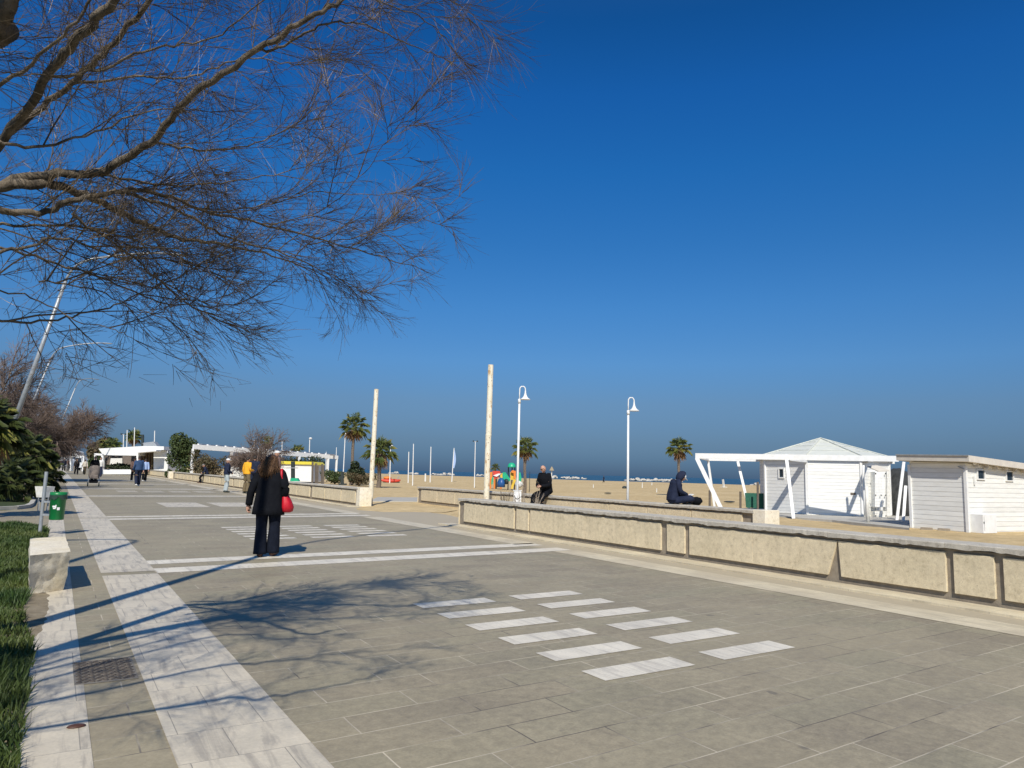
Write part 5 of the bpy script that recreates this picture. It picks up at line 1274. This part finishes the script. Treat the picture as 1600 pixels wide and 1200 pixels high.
def person(loc, rz, label, J=None, h=1.0, jacket='black', trousers='black', shoes='darkm', hair='short', hairm='dhair', cap=None, face=(0, 1, 0), coat=None, fat=1.0, glasses=False, sleeve=1.0, legw=1.0, name='person', group=None, hood=False, lower=True, fist=True):
    P = {k: V(v) for k, v in JS.items()}
    for k, v in (J or {}).items(): P[k] = V(v)
    root = thing(name, loc, label, 'person', rz=rz, group=group, scale=h)
    hd = P['head']; fd = V(face).normalized(); up = V((0, 0, 1)); up = (up-fd*up.dot(fd)).normalized(); rt = fd.cross(up)
    nodes = [(P['pel'], (.13*fat, .10*fat)), (P['waist'], (.12*fat, .09*fat)), (P['chest'], (.135*fat, .10*fat)), (P['neck'], .058), (P['neck']*.45+hd*.55-up*.02, .052)]
    edges = [(0, 1), (1, 2), (2, 3), (3, 4)]
    ex = []
    def tubeg(pts, rs, k=0, n=6): b = MB(); b.tube(pts, rs, n); ex.append((b.v, b.f, k))
    for s in 'LR':
        i = len(nodes); nodes += [(P['sh'+s], .055), (P['el'+s], .040), (P['wr'+s], .026)]; edges += [(2, i), (i, i+1), (i+1, i+2)]
        i = len(nodes); nodes += [(P['hi'+s], .07 if lower else .085), (P['kn'+s], .034), (P['an'+s], .028), (P['to'+s], .033)]; edges += [(0, i), (i, i+1), (i+1, i+2), (i+2, i+3)]
        # hand: palm, four bent fingers and a thumb
        w = P['wr'+s]; d = (w-P['el'+s]).normalized(); sd = 1 if s == 'R' else -1
        lat = d.cross(V((sd, .3, 0))); lat = lat.normalized() if lat.length > .1 else V((0, 1, 0)); nrm = d.cross(lat).normalized()*(-1 if d.cross(lat).dot(V((sd, 0, 0))) > 0 else 1)
        pc = w+d*.085; tubeg([w-d*.01, w+d*.03, w+d*.07, pc+d*.005], [.026, .034, .038, .034], 0, 8)
        for q, (o_, L) in enumerate(((-.03, .062), (-.010, .075), (.010, .072), (.028, .055))):
            a = pc+lat*o_-d*.01; m1 = a+d*L*.5+nrm*L*.15; m2_ = m1+d*L*.25+nrm*L*.35; e = m2_+nrm*L*.3-d*.01; tubeg([a, m1, m2_, e], [.011, .0105, .009, .007])
        a = w+d*.03+lat*.03; tubeg([a, a+lat*.03+d*.025+nrm*.01, a+lat*.035+d*.055+nrm*.025], [.013, .011, .008])
    # head with face
    hb = MB()
    def hdef(q):
        x, y, z = q.x, q.y, q.z; w = 1-.20*max(0, -z)*(1 if y > -.2 else .4)
        return V((x*w, y*(1-.10*max(0, -z)), z))
    hb.ball((0, 0, 0), (.076, .094, .118), 18, deform=hdef)
    hb.ball((0, .092, -.012), (.012, .022, .024), 8); hb.ball((0, .086, .014), (.008, .012, .025), 8)
    for sx in (-1, 1): hb.ball((sx*.077, -.005, -.005), (.012, .022, .034), 8); 
    hb.ball((0, .074, -.062), (.024, .014, .007), 8); hb.ball((0, .066, -.095), (.028, .022, .018), 8)
    def HT(v): return hd+rt*v.x+fd*v.y+up*v.z
    ex.append(([HT(v) for v in hb.v], hb.f, 0))
    eb = MB()
    for sx in (-1, 1): eb.ball((sx*.030, .079, .020), (.013, .008, .008), 8); eb.ball((sx*.030, .083, .042), (.018, .006, .004), 6)
    ex.append(([HT(v) for v in eb.v], eb.f, 1))
    skin_obj('body', nodes, edges, 0, [M['skin'], M['darkm']], root, ex)
    # trousers
    if lower:
        b = MB()
        for s in 'LR':
            a, c, e = P['hi'+s], P['kn'+s], P['an'+s]
            pts = cat_rom([P['pel']*.5+a*.5+V((0, 0, .05)), a+(c-a)*.12, c, e+(c-e)*.12, e+(c-e)*.0], 4); n_ = len(pts)
            rs = [(.112+(.088-.112)*min(1, 2*i/n_) if i < n_/2 else .088+(.078-.088)*(2*i/n_-1))*legw*(1+.06*noise.noise(pts[i]*9)) for i in range(n_)]
            b.tube(pts, rs, 12)
        b.ball(P['pel'], (.165*fat, .125*fat, .12), 14)
        b.build('trousers', M[trousers], root, local=True, smooth=True)
    for s in 'LR':
        a, t = P['an'+s], P['to'+s]; d = (t-a); d.z = d.z if abs(d.z) > .1 else 0; d.normalize(); b = MB()
        o = V((0, 0, -.045)) if a.z < .2 else V((0, 0, 0))
        b.tube([a-d*.07+o, a-d*.03+o, a+d*.06+o, a+d*.15+o*1.1, a+d*.19+o*1.25], [.03, .045, .047, .042, .02], 10); b.build('shoe', M[shoes], root, local=True, smooth=True)
    # jacket
    b = MB(); lo = P['pel']-V((0, 0, .02)); sp = cat_rom([lo, P['waist'], P['chest'], (P['shL']+P['shR'])/2+V((0, 0, .01)), P['neck']+V((0, 0, .005))], 4)
    wd = [.185, .18, .205, .20, .075]; dp = [.135, .135, .145, .115, .075]; n_ = len(sp)
    def lerp(L, u): x = u*(len(L)-1); i = min(int(x), len(L)-2); return L[i]+(L[i+1]-L[i])*(x-i)
    if coat: coat(b, P)
    else: b.loft([(p, lerp(wd, i/(n_-1))*fat, lerp(dp, i/(n_-1))*fat) for i, p in enumerate(sp)], 18, fold=.07, seed=loc[0])
    for s in 'LR':
        a, c, e = P['sh'+s], P['el'+s], P['wr'+s]; i_ = a*.72+P['chest']*.28+V((0, 0, .02))
        pts = cat_rom([i_, a, c, e], 5); n_ = len(pts)
        b.tube(pts, [(.074-.022*i/(n_-1))*sleeve*(1+.10*noise.noise(pts[i]*11)) for i in range(n_)], 12)
    jk = b.build('jacket', M[jacket], root, local=True, smooth=True)
    b = MB(); cn = P['neck']*.8+hd*.2
    if hood:
        b.ball((0, 0, 0), (.125, .135, .165), 18, deform=lambda q: V((q.x, q.y*(1 if q.y < .2 else .62), q.z*(1 if q.z > 0 else 1.15))))
        b.v = [HT(v+V((0, -.03, .01))) for v in b.v]; b.build('hood', M[jacket], root, local=True, smooth=True)
    else:
        b.loft([(P['neck']-V((0, 0, .03)), .085, .08), (cn, .072, .07), (cn+V((0, 0, .012)), .06, .058)], 14); b.build('collar', M[jacket], root, local=True, smooth=True)
    b = MB()
    if hair == 'short':
        b.ball((0, -.012, .022), (.083, .100, .112), 16, deform=lambda q: V((q.x, min(q.y, .55+.5*q.z) if q.z > -.2 else min(q.y, -.2), q.z if q.z > -.45 else -.45)))
        b.v = [HT(v) for v in b.v]; b.build('hair', M[hairm], root, local=True, smooth=True)
    if cap:
        b = MB(); b.ball((0, -.004, .045), (.088, .104, .088), 16, deform=lambda q: V((q.x, q.y, max(q.z, -.12)))); b.ball((0, .115, .042), (.062, .062, .010), 12)
        b.v = [HT(v) for v in b.v]; b.build('cap', M[cap], root, local=True, smooth=True)
    if glasses:
        b = MB()
        for sx in (-1, 1): b.ball((sx*.032, .088, .018), (.027, .012, .019), 10); b.bar((sx*.06, .08, .022), (sx*.078, .0, .02), .006, .008)
        b.bar((-.01, .096, .022), (.01, .096, .022), .006, .006)
        b.v = [HT(v) for v in b.v]; b.build('sunglasses', M['darkm'], root, local=True, smooth=True)
    return root, P, HT
# --- the woman walking away
def wcoat(b, P):
    R_ = [((.0, .0, .70), .275, .20, 0, .10), ((.0, .0, .80), .262, .195, 0, .09), ((.0, 0, .95), .235, .175, 0, .08), ((0, 0, 1.10), .215, .16, 0, .06), ((0, 0, 1.25), .215, .15, 0, .04), ((0, 0, 1.35), .21, .13, 0, .02), ((0, 0, 1.42), .17, .105, 0, .0), ((0, -.005, 1.47), .085, .08, 0, 0)]
    b.loft(R_, 32, seed=3)
wp = G(415, 869.5)
wj = dict(shL=(-.185, 0, 1.38), elL=(-.285, -.05, 1.12), wrL=(-.335, .02, .86), shR=(.185, 0, 1.38), elR=(.275, -.10, 1.14), wrR=(.22, .06, .98),
          hiL=(-.095, 0, .88), knL=(-.10, -.0, .49), anL=(-.085, -.08, .09), toL=(-.09, .10, .03), knR=(.105, .04, .5), anR=(.10, .03, .10), toR=(.14, .20, .03), head=(.0, .03, 1.585))
wr, wP, wHT = person((wp.x, wp.y, 0), -.42, 'woman in a black coat and dark wide trousers walking away with long brown hair', wj, h=1.0, jacket='black', trousers='denim', shoes='shoe', hair=None, coat=wcoat, face=(-.25, 1, .02), legw=1.28, sleeve=1.12, lower=False)
b = MB()
for s, kx in (('L', -1), ('R', 1)):
    a, c, e = wP['hi'+s], wP['kn'+s], wP['an'+s]
    pts = cat_rom([a+V((0, 0, .02)), a+(c-a)*.4, c, c+(e-c)*.5, e-V((0, 0, .035))], 5); n_ = len(pts)
    rg = []
    for i, p in enumerate(pts):
        u = i/(n_-1); r = .125-.035*min(1, u*2)+.022*max(0, u-.5)*2; rg.append((p, r*1.0, r*1.05, 0, .10))
    b.loft(list(reversed(rg)), 20, seed=kx)
b.ball(wP['pel'], (.19, .15, .14), 16); b.build('trousers', M['denim'], wr, local=True, smooth=True)
hm = bpy.data.meshes
b = MB(); rr = random.Random(4)
b.ball(wP['head']+V((0, -.015, .02)), (.095, .112, .118), 20, deform=lambda q: V((q.x, q.y if q.y < .35 else .35, q.z)))
b.loft([((-.06, -.075, 1.31), .085, .04, 0, .3), ((-.045, -.085, 1.38), .12, .065, 0, .25), ((-.02, -.075, 1.46), .125, .085, 0, .15), ((0, -.035, 1.55), .112, .10, 0, .08), ((0, -.01, 1.62), .098, .10, 0, .03)], 24, seed=6)
b.build('hair', M['hair'], wr, local=True, smooth=True)
b = MB()
for i in range(150):
    a = rr.uniform(math.pi*.95, math.pi*2.05); p = V((math.cos(a)*.10, math.sin(a)*.10-.01, 1.60+rr.uniform(-.02, .09))); e = V((p.x*1.1-.045+rr.gauss(0, .03), p.y-.03+rr.gauss(0, .012), rr.uniform(1.27, 1.42)))
    m_ = p*.5+e*.5+V((p.x*.35, -.035, .0)); b.tube([p, m_, e], [.008, .009, .003], 4, flat=.6)
b.build('hair_lock', M['hair'], wr, local=True, smooth=True)
# red bag
rt_ = thing('shoulder_bag', W[wr] @ V((.30, .0, .74)), 'red slouchy shoulder bag hanging at the side of the woman', 'bag', rz=-.42)
b = MB(); b.loft([((0, 0, .0), .055, .05), ((0, 0, .02), .098, .09), ((.0, 0, .09), .112, .115), ((-.015, 0, .18), .09, .10), ((-.035, 0, .27), .06, .075), ((-.055, .0, .36), .034, .045), ((-.07, 0, .42), .02, .03)], 20, fold=.12)
b.build('bag_body', M['red'], rt_, local=True, smooth=True)
b = MB(); st = cat_rom([(-.07, 0, .40), (-.085, -.085, .52), (-.10, -.10, .62), (-.115, -.06, .715), (-.115, .02, .72), (-.09, .09, .60), (-.07, .05, .42)], 6); b.tube(st, .021, 8, flat=.45); b.build('strap', M['red'], rt_, local=True, smooth=True)

def ph(px, ybase, ytop, H=1.72): g = G(px, ybase); return g, hgt(g, ytop)/H
# standing man, white cap
g, s = ph(352.5, 769.5, 716.5)
person((g.x, g.y, 0), -1.5, 'man in a white cap, navy jacket and pale jeans standing by the low wall', dict(wrL=(-.12, .2, 1.02), wrR=(.12, .2, 1.0), elL=(-.26, -.02, 1.12), elR=(.26, -.02, 1.12)), h=s, jacket='navy', trousers='jeans', shoes='darkm', cap='white', hair=None, face=(.5, .8, 0), fat=1.12)
# sitting man on left wall
sit = dict(pel=(0, 0, .56), waist=(0, .02, .72), chest=(0, .12, .93), neck=(0, .2, 1.09), head=(0, .27, 1.22), shL=(-.19, .14, 1.04), shR=(.19, .14, 1.04), elL=(-.23, .16, .78), elR=(.23, .16, .78), wrL=(-.13, .34, .66), wrR=(.13, .34, .66),
           hiL=(-.1, .04, .54), knL=(-.14, .44, .50), anL=(-.15, .40, .09), toL=(-.16, .56, .03), hiR=(.1, .04, .54), knR=(.14, .44, .50), anR=(.14, .46, .09), toR=(.15, .62, .03))
q = VP(323, 737, 52); q = V((10.75, q.y, 0)); dq_ = PL(323, 737, (10.8, 0, 0), (1, 0, 0)); 
sit2 = {k: (v[0], v[1], v[2]+.16 if k[:2] not in ('an', 'to') else v[2]) for k, v in sit.items()}; sit2['knL'] = (-.14, .42, .56); sit2['knR'] = (.14, .42, .56)
person((10.82, dq_.y, 0), 1.45, 'man in a grey cap and dark coat sitting on the low wall at the left', sit2, h=1.08, jacket='navy', trousers='black', cap='grey', hair=None, face=(0, .8, -.5), shoes='shoe')
# pair in conversation
g, s = ph(384, 771, 712.5)
person((g.x, g.y, 0), -1.1, 'person in a yellow jacket and khaki trousers beside the low wall', dict(wrR=(.1, .24, 1.1)), h=s*.97, jacket='yellow', trousers='khaki', hair='short', shoes='darkm', fat=1.05)
g, s = ph(395, 770, 710.5)
person((g.x, g.y, 0), -.5, 'person in a navy coat with dark hair, partly in front of the yellow jacket', None, h=s*.97, jacket='navy', trousers='navy', hair='short', shoes='darkm', fat=1.1)
g, s = ph(430, 770, 704.5)
person((g.x+.0, g.y, 0), 1.6, 'man in a white cap and brown patterned jacket just behind the walking woman', None, h=s, jacket='brown', trousers='black', cap='white', hair=None, fat=1.12, face=(.3, 1, 0))
# man walking group
walk = dict(anL=(-.1, -.18, .13), knL=(-.1, .0, .5), toL=(-.1, -.05, .03), anR=(.1, .22, .09), knR=(.1, .16, .5), toR=(.1, .38, .04), wrL=(-.25, .16, .92), wrR=(.24, -.1, .9))
walk2 = {k: ((-v[0], v[1], v[2])) for k, v in walk.items()}; walk2 = {(k[:2]+('R' if k[2] == 'L' else 'L')): v for k, v in walk2.items()}
g, s = ph(214.5, 759.5, 712.5)
person((g.x, g.y, 0), .1, 'man in a blue jacket and navy trousers walking away up the promenade', walk, h=s, jacket='blue', trousers='navy', hair='short', hairm='dhair', shoes='white', fat=1.1)
g, s = ph(208.5, 752, 715); person((g.x, g.y, 0), .1, 'person in dark brown clothes walking left of the man in blue', walk2, h=s, jacket='brown', trousers='black', shoes='white')
g, s = ph(225, 752.5, 717); person((g.x, g.y, 0), .0, 'person in a pale blue top and black trousers right of the man in blue', walk, h=s, jacket='lblue', trousers='black', shoes='white')
# white coat by the stroller, stroller and pusher
g, s = ph(155.5, 745.5, 714.5); person((g.x, g.y, 0), 3.0, 'person in a white coat and dark trousers right of the stroller', walk2, h=s, jacket='white_d', trousers='navy', hair='short')
g, s = ph(146, 752, 713); person((g.x, g.y, 0), 3.1, 'dark haired adult in black pushing the stroller', dict(wrL=(-.2, .42, 1.0), wrR=(.2, .42, 1.0), elL=(-.25, .12, 1.08), elR=(.25, .12, 1.08)), h=s, jacket='black', trousers='black', hair='short')
g = G(145.5, 759.5); sh_ = hgt(g, 727)
root = thing('stroller', (g.x, g.y, 0), 'taupe pushchair with a deep hood and black wheels facing the camera', 'stroller', rz=math.pi-.04, scale=sh_/1.15)
b = MB(); b.loft([((0, .0, .42), .24, .2), ((0, .05, .55), .27, .28), ((0, .0, .75), .28, .3), ((0, -.05, .95), .29, .28), ((0, -.06, 1.08), .25, .22), ((0, -.06, 1.15), .12, .1)], 16, fold=.06); b.build('hood', M['taupe'], root, local=True, smooth=True)
b = MB(); b.box((0, .18, .52), (.44, .4, .22), taper=.9); b.build('foot_cover', M['taupe'], root, local=True, bevel=.04)
b = MB(); b.box((0, 0, .26), (.42, .5, .18)); b.build('basket', M['black'], root, local=True, bevel=.03)
for sx in (-1, 1):
    b = MB(); b.tube([(sx*.26, .36, .1), (sx*.26, .1, .5), (sx*.26, -.36, 1.02)], .016, 6); b.build('frame', M['galv'], root, local=True)
    for yy_ in (.36, -.3):
        b = MB(); b.tube([(sx*.27-.03, yy_, .11), (sx*.27+.03, yy_, .11)], .11, 14); wh = b.build('wheel', M['darkm'], root, local=True); b = MB(); b.tube([(sx*.27-.034, yy_, .11), (sx*.27+.034, yy_, .11)], .04, 8); b.build('hub', M['galv'], wh, local=True)
b = MB(); b.tube([(-.26, -.36, 1.02), (.26, -.36, 1.02)], .018, 6); b.build('handle', M['darkm'], root, local=True)
# far walkers
gf = 'small figures far along the promenade'
for px, yb, yt, jk, tr, lb_, ln in ((118.5, 741.5, 717, 'black', 'black', 'far walker in black in the middle of the promenade, nearest of the far group', 0), (131.5, 741.5, 718, 'cream', 'khaki', 'far walker in a cream top and khaki trousers left of the stroller', 1), (99, 736, 716, 'navy', 'black', 'far walker in navy left of the group under the awnings', 0), (105.5, 735.5, 717, 'brown', 'grey', 'far walker in brown just right of the far navy one', 1), (110, 734, 718, 'black', 'black', 'small dark far walker in the gap before the van', 0), (92.5, 733, 716, 'brown', 'black', 'faint far walker at the left of the far group', 1), (84, 744, 718, 'black', 'black', 'dark figure half hidden by the dwarf palm on the right of the cluster', 0), (124, 735, 719, 'navy', 'black', 'far figure in front of the pale van', 1)):
    g, s = ph(px, yb, yt); s = min(s, 1.2)
    person((g.x, g.y, 0), .2 if ln else 3.3, lb_, walk if ln else walk2, h=s, jacket=jk, trousers=tr, group=gf)
g, s = ph(943.5, 753.8, 743); person((g.x, g.y, 0), .6, 'tiny figure in navy walking on the sand right of the breakwater', walk, h=s, jacket='navy', trousers='black', hair='short')
# bald man sitting on the second wall, looking at his hands
J = dict(pel=(0, 0, .84), waist=(0, .05, .99), chest=(0, .12, 1.21), neck=(0, .16, 1.38), head=(0, .20, 1.52), shL=(-.20, .12, 1.33), shR=(.20, .12, 1.33), elL=(-.25, .16, 1.06), elR=(.25, .18, 1.06), wrL=(-.08, .40, 1.0), wrR=(.06, .40, 1.0),
         hiL=(-.11, .06, .82), knL=(-.17, .44, .66), anL=(-.18, .44, .2), toL=(-.2, .6, .12), hiR=(.11, .06, .82), knR=(.17, .46, .70), anR=(.2, .5, .24), toR=(.2, .66, .16))
q = PL(848, 776, (14.56, 0, 0), (1, 0, 0))
sD = (q-CAM).dot(FH); kk = (VP(842, 727, sD).z-.70)/(1.64-.70)*.97
J = {k: (v[0], v[1], v[2]*kk+.70*(1-kk)+.0 if v[2] > .7 else v[2]) for k, v in J.items()}
person((14.72, q.y, .0), 1.85, 'bald man in a black coat and sunglasses sitting on the second wall', J, h=1.03, jacket='black', trousers='black', hair=None, glasses=True, face=(.35, .9, -.45), fat=1.34, shoes='darkm', sleeve=1.12)
wm = W[[o for o in W if o.get('label', '').startswith('bald man')][0]]
b = MB(); c = wm @ V((-.01, .50, 1.02*kk+.02)); b.box(c, (.075, .012, .15), rz=1.85, tilt=Matrix.Rotation(-.9, 3, 'X')); solo(b, 'phone', M['glass'], 'dark phone in the hands of the bald man', 'phone')
# hooded man on the second wall, legs stretched out along it
J = dict(pel=(0, 0, .12), waist=(0, .02, .28), chest=(0, .10, .50), neck=(0, .20, .64), head=(0, .28, .735), shL=(-.19, .10, .60), shR=(.19, .10, .60), elL=(-.24, .14, .36), elR=(.24, .14, .36), wrL=(-.08, .36, .26), wrR=(.06, .38, .26),
         hiL=(-.12, .05, .10), knL=(-.33, .34, .16), anL=(.02, .36, .06), toL=(.12, .42, .05), hiR=(.12, .05, .10), knR=(.30, .40, .17), anR=(-.02, .52, .06), toR=(-.14, .58, .06))
q = PL(1040, 788, (14.6, 0, 0), (1, 0, 0)); sD = (q-CAM).dot(FH); hz = VP(1062, 738, sD).z-.75
person((14.86, q.y, .75), -1.95, 'man in a navy hooded jacket sitting cross legged on the second wall', J, h=hz/.87, jacket='navy', trousers='navy', hair=None, hood=True, cap='white', face=(0, .75, -.68), fat=1.15, shoes='grey', sleeve=1.15)
wm = W[[o for o in W if o.get('label', '').startswith('man in a navy hooded')][0]]
b = MB(); c = wm @ V((0, .50, .25)); b.box(c, (.24, .17, .015), rz=-1.95, tilt=Matrix.Rotation(.35, 3, 'X')); solo(b, 'open_book', M['white'], 'white open booklet on the lap of the hooded man', 'book')
b = MB(); c = wm @ V((-.02, .70, .09)); b.ball(c, (.20, .17, .12), 16, deform=lambda q: q*(1+.25*noise.noise(q*2))); solo(b, 'rucksack', M['black'], 'black soft bag on the wall by the hooded man', 'bag', smooth=True)

# ================================================================ LIGHT, SKY, CAMERA
w = bpy.data.worlds.new('World'); sc.world = w; w.use_nodes = True; t = w.node_tree; bg = t.nodes['Background']
sky = t.nodes.new('ShaderNodeTexSky'); sky.sky_type = 'NISHITA'; sky.sun_disc = False; sky.sun_elevation = SUNEL; sky.sun_rotation = math.pi+SUNAZ
sky.altitude = 0; sky.air_density = 1.0; sky.dust_density = .6; sky.ozone_density = 3.0
tc = t.nodes.new('ShaderNodeTexCoord'); sp = t.nodes.new('ShaderNodeSeparateXYZ'); t.links.new(tc.outputs['Generated'], sp.inputs[0])
tint = ramp(t, sp.outputs[2], [(0, (.14, .25, .52)), (.02, (.165, .289, .56)), (.043, (.211, .324, .551)), (.096, (.30, .435, .629)), (.15, (.312, .565, .832)), (.225, (.255, .614, .948)), (.303, (.181, .608, 1.0)), (.394, (.116, .618, 1.10)), (.479, (.086, .584, 1.14)), (.552, (.066, .512, 1.0)), (.75, (.30, .62, 1.0)), (1, (.45, .68, .95))])
mx = mixc(t, 1.0, sky.outputs[0], tint, 'MULTIPLY')
t.links.new(mx, bg.inputs[0]); bg.inputs[1].default_value = .10
L = bpy.data.lights.new('sun', 'SUN'); L.energy = 4.9; L.angle = rad(.55); L.color = (1, .94, .84)
lo = bpy.data.objects.new('sun', L); col.objects.link(lo)
sd = V((-math.sin(SUNAZ)*math.cos(SUNEL), -math.cos(SUNAZ)*math.cos(SUNEL), math.sin(SUNEL)))
lo.rotation_euler = sd.to_track_quat('Z', 'Y').to_euler(); lo.location = sd*30
cd = bpy.data.cameras.new('camera'); cam = bpy.data.objects.new('camera', cd); col.objects.link(cam); sc.camera = cam
cd.sensor_fit = 'HORIZONTAL'; cd.sensor_width = 36; cd.lens = 36*FPX/1600; cd.clip_end = 20000; cd.clip_start = .05
m3 = Matrix((CR, CU, -CF)).transposed(); cam.matrix_world = Matrix.Translation(CAM) @ m3.to_4x4()
sc.view_settings.view_transform = 'Standard'; sc.view_settings.look = 'None'; sc.view_settings.exposure = 0; sc.view_settings.gamma = 1
sc.render.resolution_x = 1024; sc.render.resolution_y = 768
